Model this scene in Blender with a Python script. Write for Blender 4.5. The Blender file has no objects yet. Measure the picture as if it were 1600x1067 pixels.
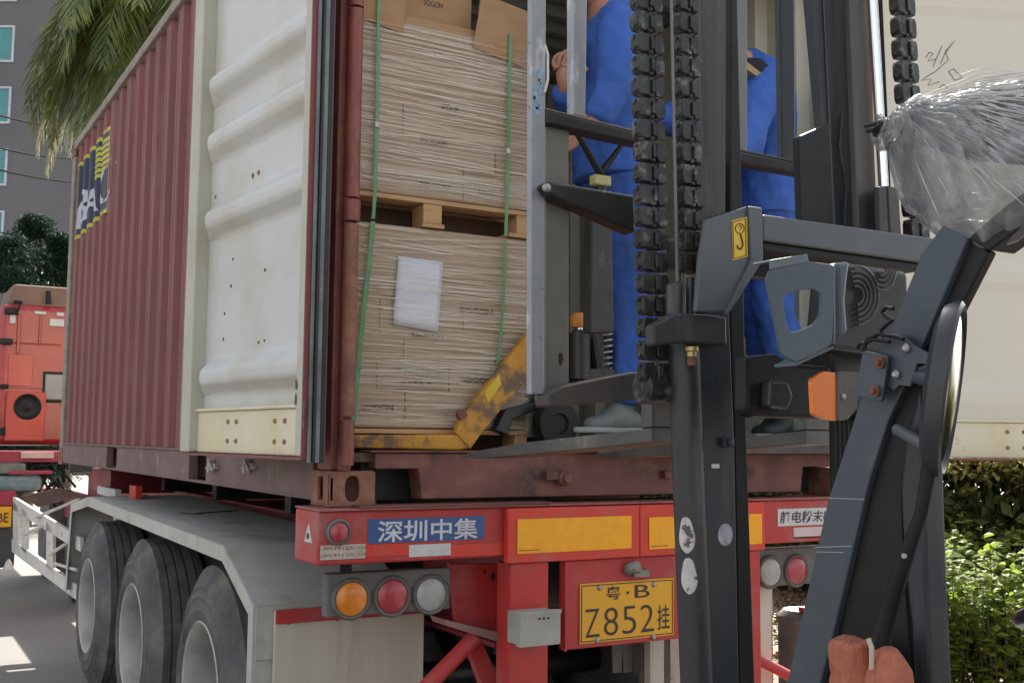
import bpy, bmesh, math, random
from mathutils import Vector as V, Matrix, noise
R=math.radians
random.seed(7)
scene=bpy.context.scene
# ------------------------------------------------------------------ camera
YAW,PITCH,ROLL,FPX=R(30.03),R(5.095),R(.557),1722.9
CAM=V((-1.312,-3.455,1.6135))
_F=V((math.sin(YAW)*math.cos(PITCH),math.cos(YAW)*math.cos(PITCH),math.sin(PITCH)))
_R=V((math.cos(YAW),-math.sin(YAW),0)); _U=_R.cross(_F)
_c,_s=math.cos(ROLL),math.sin(ROLL); _R,_U=_c*_R+_s*_U,_c*_U-_s*_R
cd=bpy.data.cameras.new('camera'); cam=bpy.data.objects.new('camera',cd); scene.collection.objects.link(cam)
m=Matrix((( _R.x,_U.x,-_F.x),(_R.y,_U.y,-_F.y),(_R.z,_U.z,-_F.z))).to_4x4(); m.translation=CAM
cam.matrix_world=m; cd.sensor_width=36; cd.lens=36*FPX/1600; cd.clip_start=.05; cd.clip_end=500
scene.camera=cam
# ------------------------------------------------------------------ light
SUN_AZ,SUN_EL=R(42),R(40)          # azimuth from +Y towards +X
w=bpy.data.worlds.new('World'); scene.world=w; w.use_nodes=True
nt=w.node_tree; bg=nt.nodes['Background']; sky=nt.nodes.new('ShaderNodeTexSky'); sky.sky_type='NISHITA'
sky.sun_disc=False; sky.sun_elevation=SUN_EL; sky.sun_rotation=SUN_AZ; sky.air_density=1.0; sky.dust_density=3.5; sky.ozone_density=.6
hs_=nt.nodes.new('ShaderNodeHueSaturation'); hs_.inputs['Saturation'].default_value=.36; nt.links.new(sky.outputs[0],hs_.inputs['Color']); nt.links.new(hs_.outputs[0],bg.inputs[0]); bg.inputs[1].default_value=.11
sl=bpy.data.lights.new('sun','SUN'); sun=bpy.data.objects.new('sun',sl); scene.collection.objects.link(sun)
sl.energy=4.3; sl.angle=R(.6); sl.color=(1,.94,.84)
sd=V((math.sin(SUN_AZ)*math.cos(SUN_EL),math.cos(SUN_AZ)*math.cos(SUN_EL),math.sin(SUN_EL)))
sun.rotation_euler=sd.to_track_quat('Z','Y').to_euler()
scene.view_settings.view_transform='Standard'; scene.view_settings.look='None'; scene.view_settings.gamma=1
scene.view_settings.exposure=1.7
# ------------------------------------------------------------------ helpers
def ray(px,py): return _F+(px-800)/FPX*_R-(py-533.5)/FPX*_U
def W(px,py,x=None,y=None,z=None):
    d=ray(px,py)
    t=(x-CAM.x)/d.x if x is not None else (y-CAM.y)/d.y if y is not None else (z-CAM.z)/d.z
    return CAM+d*t
def D(px,py,dep): return CAM+ray(px,py)*dep
def Wp(px,py,p0,n):
    d=ray(px,py); return CAM+d*((V(p0)-CAM).dot(n)/d.dot(n))
_mats={}
def M(name,c,rough=.5,metal=0,c2=None,s=4,lo=.35,hi=.65,c3=None,s3=9,lo3=.6,hi3=.66,bump=.0,bs=60,st=(1,1,1),st3=(1,1,1),spec=.5,coat=0,alpha=1,trans=0,emit=0,det=6,c4=None,s4=60,lo4=.66,hi4=.7):
    if name in _mats: return _mats[name]
    m=bpy.data.materials.new(name); m.use_nodes=True; n=m.node_tree.nodes; L=m.node_tree.links
    b=n['Principled BSDF']; tc=n.new('ShaderNodeTexCoord')
    def nz(scale,stv,detail=det,seed=0):
        mp=n.new('ShaderNodeMapping'); mp.inputs['Scale'].default_value=stv; mp.inputs['Location'].default_value=(seed*3.1,seed*1.7,seed)
        L.new(tc.outputs['Object'],mp.inputs[0])
        t=n.new('ShaderNodeTexNoise'); t.inputs['Scale'].default_value=scale; t.inputs['Detail'].default_value=detail; t.inputs['Roughness'].default_value=.62
        L.new(mp.outputs[0],t.inputs['Vector']); return t.outputs['Fac']
    def mixc(a,bcol,fac,l,h):
        mr=n.new('ShaderNodeMapRange'); mr.inputs[1].default_value=l; mr.inputs[2].default_value=h; L.new(fac,mr.inputs[0])
        mx=n.new('ShaderNodeMix'); mx.data_type='RGBA'; L.new(mr.outputs[0],mx.inputs[0])
        if isinstance(a,tuple): mx.inputs[6].default_value=a+(1,)
        else: L.new(a,mx.inputs[6])
        mx.inputs[7].default_value=bcol+(1,); return mx.outputs[2]
    col=tuple(c)
    if c2 is None: c2=tuple(v*.78 for v in c)
    col=mixc(col,tuple(c2),nz(s,st),lo,hi)
    if c3: col=mixc(col,tuple(c3),nz(s3,st3,8,2),lo3,hi3)
    if c4: col=mixc(col,tuple(c4),nz(s4,(1,1,1),4,5),lo4,hi4)
    L.new(col,b.inputs['Base Color'])
    rr=n.new('ShaderNodeMapRange'); L.new(nz(s*3,st,4,1),rr.inputs[0]); rr.inputs[3].default_value=max(0,rough-.12); rr.inputs[4].default_value=min(1,rough+.12)
    L.new(rr.outputs[0],b.inputs['Roughness']); b.inputs['Metallic'].default_value=metal
    b.inputs['Specular IOR Level'].default_value=spec; b.inputs['Coat Weight'].default_value=coat; b.inputs['Coat Roughness'].default_value=.15
    b.inputs['Alpha'].default_value=alpha; b.inputs['Transmission Weight'].default_value=trans
    if bump:
        bp=n.new('ShaderNodeBump'); bp.inputs['Strength'].default_value=bump; bp.inputs['Distance'].default_value=.01
        L.new(nz(bs,st,5,3),bp.inputs['Height']); L.new(bp.outputs[0],b.inputs['Normal'])
    _mats[name]=m; return m
def leafmat(name,c,c2,tr=.35,s=2):
    m=M(name,c,.55,0,c2,s=s,spec=.4)
    n=m.node_tree.nodes; L=m.node_tree.links; b=n['Principled BSDF']; out=n['Material Output']
    t=n.new('ShaderNodeBsdfTranslucent'); ms=n.new('ShaderNodeMixShader'); ms.inputs[0].default_value=tr
    src=b.inputs['Base Color'].links[0].from_socket; L.new(src,t.inputs[0])
    L.new(b.outputs[0],ms.inputs[1]); L.new(t.outputs[0],ms.inputs[2]); L.new(ms.outputs[0],out.inputs[0]); return m
def wloc(o):
    l=V(o.location)
    while o.parent: o=o.parent; l+=V(o.location)
    return l
def thing(name,label,cat,loc=(0,0,0),group=None):
    o=bpy.data.objects.new(name,None); scene.collection.objects.link(o); o.location=loc; o.empty_display_size=.1
    o['label']=label; o['category']=cat
    if group:o['group']=group
    return o
def tag(o,label,cat=None,group=None,kind=None):
    if label:o['label']=label
    if cat:o['category']=cat
    if group:o['group']=group
    if kind:o['kind']=kind
    return o
class MB:
    def __init__(s): s.v=[]; s.f=[]; s.g=[]
    def add(s,vs,fs):
        o=len(s.v); s.v+= [V(a) for a in vs]; nf=[tuple(i+o for i in f) for f in fs]; s.f+=nf; s.g.append((o,len(s.v),nf)); return s
    def box(s,x0,x1,y0,y1,z0,z1):
        return s.add([(x,y,z) for z in (z0,z1) for x,y in((x0,y0),(x1,y0),(x1,y1),(x0,y1))],[(0,3,2,1),(4,5,6,7),(0,1,5,4),(1,2,6,5),(2,3,7,6),(3,0,4,7)])
    def obox(s,c,ax,ay,az):   # centre, three half-axis vectors
        c,ax,ay,az=map(V,(c,ax,ay,az)); vs=[c+ax*a+ay*b+az*d for d in(-1,1) for a,b in((-1,-1),(1,-1),(1,1),(-1,1))]
        return s.add(vs,[(0,3,2,1),(4,5,6,7),(0,1,5,4),(1,2,6,5),(2,3,7,6),(3,0,4,7)])
    def prism(s,pts,vec):
        pts=[V(p) for p in pts]; vec=V(vec); n=len(pts)
        return s.add(pts+[p+vec for p in pts],[tuple(range(n)),tuple(range(2*n-1,n-1,-1))]+[(i,i+n,(i+1)%n+n,(i+1)%n) for i in range(n)])
    def ring(s,pts,inner,vec):   # plate with a hole, same vertex count
        pts=[V(p) for p in pts]; inner=[V(p) for p in inner]; vec=V(vec); n=len(pts)
        vs=pts+inner+[p+vec for p in pts]+[p+vec for p in inner]; fs=[]
        for i in range(n):
            j=(i+1)%n
            fs+=[(i,j,j+n,i+n),(i+2*n,i+3*n,j+3*n,j+2*n),(i,i+2*n,j+2*n,j),(i+n,j+n,j+3*n,i+3*n)]
        return s.add(vs,fs)
    def tube(s,path,r,n=12,cap=True):
        path=[V(p) for p in path]; k=len(path); r=r if isinstance(r,(list,tuple)) else [r]*k
        t=(path[1]-path[0]).normalized(); up=V((0,0,1)) if abs(t.z)<.9 else V((1,0,0)); a=t.cross(up).normalized(); vs=[]
        for i,p in enumerate(path):
            t=((path[min(i+1,k-1)]-path[i]).normalized()+(path[i]-path[max(i-1,0)]).normalized()).normalized()
            a=(a-t*a.dot(t)).normalized(); b=t.cross(a)
            vs+=[p+(a*math.cos(q)+b*math.sin(q))*r[i] for q in (2*math.pi*j/n for j in range(n))]
        fs=[(i*n+j,i*n+(j+1)%n,(i+1)*n+(j+1)%n,(i+1)*n+j) for i in range(k-1) for j in range(n)]
        if cap: fs+=[tuple(range(n-1,-1,-1)),tuple((k-1)*n+j for j in range(n))]
        return s.add(vs,fs)
    def lathe(s,c,axis,prof,n=40,cap=True):   # prof list of (radius, distance along axis)
        c=V(c); axis=V(axis).normalized(); up=V((0,0,1)) if abs(axis.z)<.9 else V((1,0,0)); a=axis.cross(up).normalized(); b=axis.cross(a); vs=[]
        for r,h in prof: vs+=[c+axis*h+(a*math.cos(2*math.pi*j/n)+b*math.sin(2*math.pi*j/n))*r for j in range(n)]
        k=len(prof); fs=[(i*n+j,i*n+(j+1)%n,(i+1)*n+(j+1)%n,(i+1)*n+j) for i in range(k-1) for j in range(n)]
        if cap and prof[0][0]>1e-4: fs.append(tuple(range(n-1,-1,-1)))
        if cap and prof[-1][0]>1e-4: fs.append(tuple((k-1)*n+j for j in range(n)))
        return s.add(vs,fs)
    def quad(s,a,b,c,d): return s.add([a,b,c,d],[(0,1,2,3)])
    def each(s,name,mat,parent=None,**kw):
        out=[]
        for (v0,v1,fs) in s.g:
            q=MB(); q.v=s.v[v0:v1]; q.f=[tuple(i-v0 for i in f) for f in fs]; out.append(q.build(name,mat,parent,**kw))
        return out
    def build(s,name,mat,parent=None,bevel=0,smooth=False,seg=2,fix=True,solid=0,sub=0):
        me=bpy.data.meshes.new(name); off=wloc(parent) if parent else V((0,0,0))
        c=off
        if not parent and s.v:
            c=sum(s.v,V((0,0,0)))/len(s.v); c=V((c.x,c.y,min(v.z for v in s.v)))
        me.from_pydata([v-c for v in s.v],[],s.f); 
        if fix:
            bm=bmesh.new(); bm.from_mesh(me); bmesh.ops.remove_doubles(bm,verts=bm.verts,dist=1e-6); bmesh.ops.recalc_face_normals(bm,faces=bm.faces); bm.to_mesh(me); bm.free()
        me.materials.append(mat); o=bpy.data.objects.new(name,me); scene.collection.objects.link(o)
        if parent: o.parent=parent
        else: o.location=c
        if smooth:
            for p in me.polygons:p.use_smooth=True
            try: me.set_sharp_from_angle(angle=R(38))
            except Exception: pass
        if solid:
            md=o.modifiers.new('solid','SOLIDIFY'); md.thickness=solid; md.offset=0
        if bevel:
            md=o.modifiers.new('bevel','BEVEL'); md.width=bevel; md.segments=seg; md.limit_method='ANGLE'; md.angle_limit=R(35)
        if sub:
            md=o.modifiers.new('sub','SUBSURF'); md.levels=sub; md.render_levels=sub
        return o
def text_mesh(body,bold=0,shear=0):
    cu=bpy.data.curves.new('t','FONT'); cu.body=body; cu.size=1; cu.offset=bold; cu.shear=shear; cu.resolution_u=4; cu.align_x='LEFT'
    o=bpy.data.objects.new('t',cu); scene.collection.objects.link(o)
    dg=bpy.context.evaluated_depsgraph_get(); dg.update(); me=bpy.data.meshes.new_from_object(o.evaluated_get(dg))
    vs=[v.co.copy() for v in me.vertices]; fs=[tuple(p.vertices) for p in me.polygons]
    bpy.data.objects.remove(o); bpy.data.meshes.remove(me); return vs,fs
def text(mb,body,o,u,v,wid,hgt,n,bold=0,off=.001,shear=0):
    """lay body into the box origin o, unit u (right), unit v (up), width wid, height hgt"""
    vs,fs=text_mesh(body,bold,shear)
    if not vs: return
    x0,x1=min(a.x for a in vs),max(a.x for a in vs); y0,y1=min(a.y for a in vs),max(a.y for a in vs)
    o,u,v,n=V(o),V(u),V(v),V(n)
    mb.add([o+u*((a.x-x0)/(x1-x0)*wid)+v*((a.y-y0)/(y1-y0)*hgt)+n*off for a in vs],fs)
def disc(mb,c,n,r,t=.002,k=32): mb.lathe(c,n,[(r,0),(r,t)],k)
# ------------------------------------------------------------------ materials
maroon=M('container_maroon_paint',(.215,.052,.047),.5,c2=(.175,.042,.040),s=1.5,c3=(.25,.12,.10),s3=5,lo3=.56,hi3=.8,st3=(1,1,.2),c4=(.12,.05,.035),s4=22,lo4=.68,hi4=.72,bump=.05,bs=90)
rustred=M('rusty_red_post',(.25,.07,.05),.5,c2=(.17,.05,.038),s=6,c3=(.36,.14,.06),s3=9,lo3=.52,hi3=.7,st3=(1,1,.35),bump=.15,bs=70)
casting=M('rusty_casting',(.30,.135,.08),.7,c2=(.20,.08,.055),s=14,c3=(.32,.17,.11),s3=18,lo3=.55,hi3=.7,bump=.4,bs=60)
sillm=M('worn_maroon_sill',(.20,.072,.055),.6,c2=(.12,.045,.036),s=5,c3=(.25,.12,.07),s3=7,lo3=.55,hi3=.75,st3=(1,1,2),bump=.2,bs=50,c4=(.03,.02,.018),s4=4,lo4=.58,hi4=.7)
cream=M('cream_door_paint',(.55,.55,.52),.45,c2=(.60,.60,.575),s=2,c3=(.48,.45,.35),s3=2.0,lo3=.46,hi3=.72,bump=.06,bs=18,c4=(.36,.32,.24),s4=30,lo4=.70,hi4=.75)
yellowed=M('yellowed_cream_paint',(.66,.58,.36),.5,c2=(.70,.66,.50),s=4,c3=(.36,.20,.07),s3=12,lo3=.66,hi3=.74,bump=.1,bs=40)
creamr=M('warm_cream_door_paint',(.70,.66,.54),.5,c2=(.66,.62,.51),s=1.2,bump=.03,bs=20)
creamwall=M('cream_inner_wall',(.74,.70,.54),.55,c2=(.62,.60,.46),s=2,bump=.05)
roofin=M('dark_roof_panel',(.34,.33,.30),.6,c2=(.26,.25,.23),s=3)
railm=M('weathered_top_rail',(.30,.27,.22),.6,c2=(.20,.15,.12),s=8)
siderail=M('dusty_bottom_rail',(.18,.11,.10),.6,c2=(.13,.07,.065),s=4,c3=(.30,.25,.22),s3=6,lo3=.6,hi3=.75,bump=.1)
ply=M('plywood_floor',(.12,.08,.05),.7,c2=(.07,.05,.035),s=6,bump=.2,st=(4,1,1))
rubber=M('black_door_rubber',(.02,.021,.023),.5)
gask=M('grey_door_gasket',(.20,.22,.21),.5,c2=(.12,.13,.13),s=8)
red=M('trailer_red_paint',(.50,.035,.03),.48,c2=(.40,.035,.035),s=3,c3=(.36,.12,.10),s3=4,lo3=.48,hi3=.72,bump=.08,bs=60,c4=(.16,.08,.065),s4=32,lo4=.63,hi4=.70)
redb=M('bright_red_paint',(.66,.045,.02),.38,c2=(.55,.04,.025),s=3,c3=(.44,.11,.08),s3=6,lo3=.52,hi3=.74,c4=(.3,.12,.08),s4=40,lo4=.66,hi4=.71)
redd=M('dark_red_frame',(.24,.02,.03),.5,c2=(.16,.02,.025),s=4)
amber=M('amber_reflector',(.95,.42,.004),.35,c2=(.88,.36,.004),s=20)
plateyel=M('yellow_plate',(.80,.40,.01),.4,c2=(.72,.35,.02),s=5)
black=M('black_plastic',(.006,.006,.0065),.5,c2=(.014,.014,.015),s=6,spec=.3)
blackm=M('black_steel',(.014,.013,.014),.4,c2=(.024,.022,.022),s=8,c3=(.07,.06,.055),s3=14,lo3=.62,hi3=.75,bump=.08)
mastm=M('mast_dark_grey_steel',(.050,.048,.050),.42,metal=.25,c2=(.034,.034,.037),s=3,c3=(.12,.105,.09),s3=6,lo3=.52,hi3=.72,st3=(3,3,.3),bump=.1,c4=(.20,.19,.18),s4=55,lo4=.70,hi4=.73)
mastb=M('mast_blue_black_steel',(.028,.035,.042),.4,metal=.2,c2=(.02,.026,.032),s=3,c3=(.085,.085,.082),s3=5,lo3=.54,hi3=.75,st3=(3,3,.3),bump=.08,c4=(.16,.165,.17),s4=50,lo4=.71,hi4=.74)
mastbr=M('mast_brown_grey_steel',(.095,.082,.072),.45,metal=.3,c2=(.06,.053,.048),s=4,st=(4,4,.3),bump=.1,c4=(.2,.17,.15),s4=50,lo4=.69,hi4=.73)
bluegr=M('blue_grey_truck_paint',(.052,.068,.082),.4,c2=(.044,.058,.072),s=3,c3=(.085,.10,.115),s3=7,lo3=.6,hi3=.8,bump=.05,bs=80,c4=(.16,.19,.21),s4=45,lo4=.73,hi4=.75)
bluegr2=M('grey_guard_paint',(.085,.092,.096),.42,c2=(.07,.083,.092),s=3,c3=(.12,.13,.135),s3=8,lo3=.62,hi3=.8,bump=.05)
galv=M('scratched_bright_steel',(.36,.36,.36),.42,metal=.35,c2=(.24,.25,.27),s=8,st=(1,1,.4),c3=(.55,.55,.54),s3=22,lo3=.58,hi3=.7,st3=(1,1,.4),bump=.12,c4=(.10,.11,.12),s4=30,lo4=.66,hi4=.72)
uprm=M('grey_brown_upright',(.21,.195,.165),.45,metal=.2,c2=(.16,.15,.13),s=5,bump=.05)
forkm=M('worn_fork_steel',(.12,.12,.11),.42,metal=.4,c2=(.075,.075,.072),s=6,c3=(.22,.21,.18),s3=12,lo3=.6,hi3=.72,bump=.15)
chainm=M('greased_chain',(.025,.025,.023),.36,metal=.4,c2=(.05,.048,.044),s=20,c3=(.16,.155,.14),s3=28,lo3=.54,hi3=.66,bump=.25,bs=90)  # pale spots paint metallic glints on the greased steel
chrome=M('chrome_rod',(.75,.75,.74),.12,metal=1,c2=(.7,.7,.68))
steel=M('bright_bolt_steel',(.4,.39,.37),.35,metal=.7,c2=(.3,.29,.28),s=40)
rustbolt=M('rusty_bolt',(.22,.08,.05),.7,c2=(.14,.05,.035),s=40)
brass=M('brass_fitting',(.5,.38,.16),.35,metal=.8)
tyrem=M('dusty_tyre_rubber',(.115,.11,.104),.8,c2=(.05,.05,.05),s=4,c3=(.17,.155,.13),s3=5,lo3=.5,hi3=.72,bump=.15,bs=50)
rimm=M('dusty_rim',(.44,.41,.37),.6,c2=(.30,.28,.25),s=5,c3=(.40,.38,.34),s3=9,lo3=.55,hi3=.7,bump=.1)
guardm=M('grey_mudguard_paint',(.50,.485,.435),.5,c2=(.42,.41,.37),s=3,c3=(.27,.23,.17),s3=4,lo3=.52,hi3=.75,bump=.08,c4=(.2,.17,.13),s4=35,lo4=.66,hi4=.71)
flapm=M('stained_cream_panel',(.60,.56,.45),.6,c2=(.53,.49,.39),s=5,st=(2,2,.2),c3=(.32,.25,.17),s3=6,lo3=.58,hi3=.80,st3=(3,3,.15),bump=.05)
alum=M('dull_silver_rail',(.62,.60,.55),.5,c2=(.50,.46,.42),s=6,c3=(.20,.13,.10),s3=12,lo3=.6,hi3=.72)
lampgrey=M('dusty_lamp_housing',(.15,.145,.13),.65,c2=(.11,.105,.095),s=8,bump=.15)
lensa=M('amber_lens',(.75,.24,.015),.3,coat=.5,c2=(.62,.18,.01),s=15,c3=(.06,.05,.04),s3=9,lo3=.64,hi3=.70)
lensr=M('red_lens',(.42,.035,.05),.3,coat=.5,c2=(.36,.05,.06),s=15)
lensw=M('clear_lens',(.42,.41,.38),.3,coat=.5,c2=(.34,.33,.30),s=10)
white=M('white_sticker',(.62,.60,.58),.5,c2=(.52,.50,.48),s=15)
dirtyw=M('dirty_white_sticker',(.55,.50,.42),.55,c2=(.40,.33,.26),s=40,c3=(.45,.12,.08),s3=50,lo3=.58,hi3=.66,st3=(1,1,3))
signblue=M('sign_blue',(.035,.085,.25),.45,c2=(.05,.10,.24),s=12)
ink=M('black_ink',(.02,.02,.025),.6)
kraft=M('kraft_cardboard',(.42,.25,.12),.75,c2=(.36,.21,.10),s=5,bump=.05,st=(1,1,4))
carton=M('film_covered_cartons',(.36,.235,.13),.38,c2=(.27,.175,.10),s=7,st=(.7,1,16),c3=(.47,.345,.22),s3=5,lo3=.45,hi3=.66,st3=(.6,1,44),bump=.18,bs=12,coat=.3)
def filmmat(name,c,alpha,rough=.22):
    return M(name,c,rough,c2=tuple(v*.85 for v in c),s=10,alpha=alpha,coat=.6)
film=filmmat('stretch_film_folds',(.82,.68,.50),.45)
wood=M('pale_pallet_wood',(.58,.35,.17),.7,c2=(.46,.27,.12),s=5,st=(1,1,6),bump=.2,c3=(.22,.13,.08),s3=4,lo3=.6,hi3=.75)
strap=M('green_strap',(.10,.27,.11),.35,c2=(.14,.32,.15),s=30,coat=.3)
paper=M('white_paper',(.66,.66,.70),.45,c2=(.60,.60,.64),s=4,st=(1,1,8),coat=.3,bump=.1,bs=30)
jackyel=M('yellow_jack_paint',(.62,.29,.02),.45,c2=(.48,.21,.02),s=6,c3=(.14,.085,.045),s3=8,lo3=.50,hi3=.60,bump=.1)  # brown patches carry grime and the painted shadow on the fork
cloth_blue=M('blue_work_cloth',(.045,.13,.46),.85,c2=(.035,.10,.37),s=4,c3=(.06,.12,.33),s3=7,lo3=.58,hi3=.75,bump=.35,bs=22)
cloth_blue2=M('dark_blue_trouser_cloth',(.038,.11,.40),.85,c2=(.028,.08,.30),s=4,c3=(.06,.10,.25),s3=7,lo3=.58,hi3=.75,bump=.35,bs=22)
skin=M('skin',(.46,.24,.16),.5,c2=(.40,.19,.12),s=12)
hairm=M('black_hair',(.012,.011,.01),.5,bump=.3,bs=90,st=(1,1,.2))
shoem=M('grey_shoe',(.16,.18,.17),.6,c2=(.11,.125,.12),s=12,bump=.2)
concrete=M('pale_concrete_road',(.20,.187,.175),.8,c2=(.165,.153,.143),s=.6,c3=(.16,.15,.14),s3=2.5,lo3=.58,hi3=.75,bump=.15,bs=25,c4=(.33,.31,.28),s4=30,lo4=.62,hi4=.7)
soil=M('leaf_littered_soil',(.12,.08,.05),.9,c2=(.20,.13,.08),s=12,bump=.5,bs=20)
facade=M('grey_facade',(.17,.166,.166),.8,c2=(.15,.147,.147),s=.4,bump=.02)
glass=M('teal_window_glass',(.03,.26,.25),.15,c2=(.02,.20,.20),s=1.2,spec=.6,coat=.4)
winw=M('white_window_frame',(.62,.64,.68),.5)
palmg=leafmat('palm_leaflets',(.055,.10,.02),(.22,.26,.05),.28,2.5); palmg.node_tree.nodes['Principled BSDF'].inputs['Specular IOR Level'].default_value=.9
palmy=leafmat('palm_yellow_leaflets',(.30,.26,.05),(.40,.36,.10),.4,2)
bark=M('palm_bark',(.16,.13,.10),.9,c2=(.09,.07,.05),s=6,st=(1,1,6),bump=.6,bs=12)
treeg=leafmat('dark_tree_leaves',(.012,.032,.02),(.024,.055,.03),.15,2); treeg.node_tree.nodes['Principled BSDF'].inputs['Specular IOR Level'].default_value=.12
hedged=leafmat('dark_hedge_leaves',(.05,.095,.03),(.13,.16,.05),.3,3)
hedgey=leafmat('sunlit_hedge_leaves',(.42,.38,.12),(.20,.24,.06),.5,5)  # sunlight put into the leaf colour for the hedge top
shrubg=leafmat('bright_shrub_leaves',(.26,.33,.04),(.10,.19,.03),.5,6); shrubg.node_tree.nodes['Principled BSDF'].inputs['Specular IOR Level'].default_value=.2
deadl=leafmat('dry_brown_leaves',(.13,.075,.035),(.12,.12,.04),.2,8)
# ------------------------------------------------------------------ setting
g=MB(); g.add([(-90,-60,0),(110,-60,0),(110,140,0),(-90,140,0)],[(0,1,2,3)]); tag(g.build('ground',concrete,fix=False),'pale concrete yard under the truck','','',"structure")
s_=MB(); s_.box(3.5,14,-6,24,-.05,.10); tag(s_.build('planting_bed_soil',soil,bevel=.01),'',None,None,'structure')
k_=MB(); k_.box(3.35,3.497,-6,24,-.05,.14); tag(k_.build('kerb',concrete,bevel=.012),'',None,None,'structure')
# building far left
def building():
    dep=46; n=V(_F.x,) if 0 else V((-_F.x,-_F.y,0)).normalized(); u=V((_R.x,_R.y,0)).normalized()
    base=D(150,700,dep); base.z=0
    t=thing('office_building','tall grey office building with teal windows beyond the palm tree','building',base)
    wd=46; W_=MB(); c=base-u*wd*.5-n*7; W_.obox(c+V((0,0,16)),u*wd*.5,n*7,V((0,0,16))); W_.build('wall',facade,t)
    # windows: right edge at px 20, floor pitch 100 px
    fl=V((0,0,1)); pitch=101*dep/FPX
    z0=D(10,18,dep).z
    for k in range(-3,9):
        for col in range(7):
            zt=z0-k*pitch-.02; rx=D(-3-k*.6,43,dep); off=(rx-base).dot(u)-col*3.6
            zb=zt-1.62
            zt2=zt
            if zb<.6 : continue
            a=base+u*(off-1.9)+V((0,0,(zb-base.z))); b=base+u*off+V((0,0,zb))
            f=MB(); hw=.95; cc=base+u*(off-hw)+V((0,0,(zb+zt2)/2)); hh=(zt2-zb)/2; fr=.09
            for sx in(-1,0,1): f.obox(cc+u*sx*(hw-fr/2)+n*.03,u*fr/2,n*.05,fl*hh)
            for sz in(-1,1): f.obox(cc+fl*sz*(hh-fr/2)+n*.03,u*(hw-fr),n*.047,fl*fr/2)
            fo=f.build('window',winw,t); p=MB(); p.obox(cc+n*.012,u*(hw-fr),n*.01,fl*(hh-fr)); p.build('pane',glass,fo)
    return t
building()
# power cables
for i,(a,b) in enumerate([((-30,172),(160,200)),((-30,224),(170,247)),((-30,258),(190,286))]):
    pa,pb=D(*a,22),D(*b,30); pts=[pa.lerp(pb,k/14)-V((0,0,.35*4*(k/14)*(1-k/14)*.4)) for k in range(15)]
    tag(MB().tube(pts,.022,6).build('power_cable',M('dull_cable',(.015,.015,.015),1,spec=.05)),['thin black overhead cable, highest of the three crossing the grey building','thin black overhead cable, middle of the three crossing the grey building','thin black overhead cable, lowest of the three crossing the grey building'][i],'cable','overhead cables crossing the grey building')
# palm
def frond(mb,base,d,L,droop,n=40,wl=.62,roll=0):
    d=V(d).normalized(); pts=[]; p=V(base); v=d.copy()
    for k in range(n+1):
        pts.append(p.copy()); p=p+v*(L/n); v=(v+V((0,0,-droop/n))).normalized()
    mb.tube([pts[i] for i in range(0,n+1,5)],[.025*(1-i/(n*1.1)) for i in range(0,n+1,5)],5)
    for k in range(4,n):
        t=(pts[k+1]-pts[k-1]).normalized(); side=t.cross(V((0,0,1)))
        if side.length<.05: side=V((1,0,0))
        side.normalize(); up=side.cross(t)
        f=math.sin(math.pi*min(1,k/n*.93+.07))**.6; 
        for sg in(-1,1):
            for rep in range(2):
                ll=wl*f*random.uniform(.75,1.1); dr=(side*sg*random.uniform(.6,1)+t*random.uniform(.4,.9)+V((0,0,-random.uniform(.3,.9)))+up*random.uniform(-.2,.3)).normalized()
                w_=.0085*random.uniform(.8,1.4); q=pts[k]+t*random.uniform(-.04,.04); wv=dr.cross(up).normalized()*w_
                mid=q+dr*ll*.5; tip=q+dr*ll+V((0,0,-.18*ll))
                mb.add([q-wv*.5,q+wv*.5,mid+wv,mid-wv,tip],[(0,1,2,3),(3,2,4)])
def palm():
    dep=13.5; top=D(245,-45,dep); base=V((top.x,top.y,0))
    t=thing('palm_tree','tall palm with drooping feathery fronds behind the maroon container','palm tree',base)
    tr=MB(); tr.tube([base+V((.05*math.sin(k),.04*math.cos(k*1.3),top.z*k/12)) for k in range(13)],[.24-.006*k for k in range(13)],14); tr.build('trunk',bark,t,smooth=True)
    c=MB(); random.seed(3)
    for k in range(36):
        a=2*math.pi*k/34*2.618; el=random.uniform(-.6,1.0); d=V((math.cos(a),math.sin(a),el))
        frond(c,top+V((0,0,random.uniform(-.1,.3))),d,random.uniform(1.7,2.3),random.uniform(2.0,3.4),wl=.55)
    # hanging fronds seen left of the container
    for px,py,dx in [(120,120,-.4),(160,150,-.3),(140,60,-.6),(180,20,-.5),(200,90,-.3),(100,140,-.6),(230,120,-.2),(150,-20,-.6),(170,-60,-.4),(200,-40,-.2),(60,-40,-.9),(95,10,-1.0),(120,60,-.8),(150,100,-.5),(190,120,-.2),(90,-10,-1.2),(130,20,-.6),(220,60,.1),(110,100,-.7)]:
        d=D(px+dx*40,py,dep)-top; frond(c,top+V((random.uniform(-.2,.2),random.uniform(-.2,.2),-.1)),V((d.x,d.y,d.z*.3+.1)),2.15+random.random()*.5,3.0,wl=.6)
    c.build('crown',palmg,t,fix=False)
    y=MB()
    for px,py in [(80,300),(95,330),(110,290),(90,250)]:
        s0=D(px+70,py-170,dep+.3); d=D(px-20,py-60,dep)-s0; frond(y,s0,V((d.x,d.y,.2)),1.35,4.2,n=26,wl=.4)
    y.build('dry_frond',palmy,t,fix=False)
palm()
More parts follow.
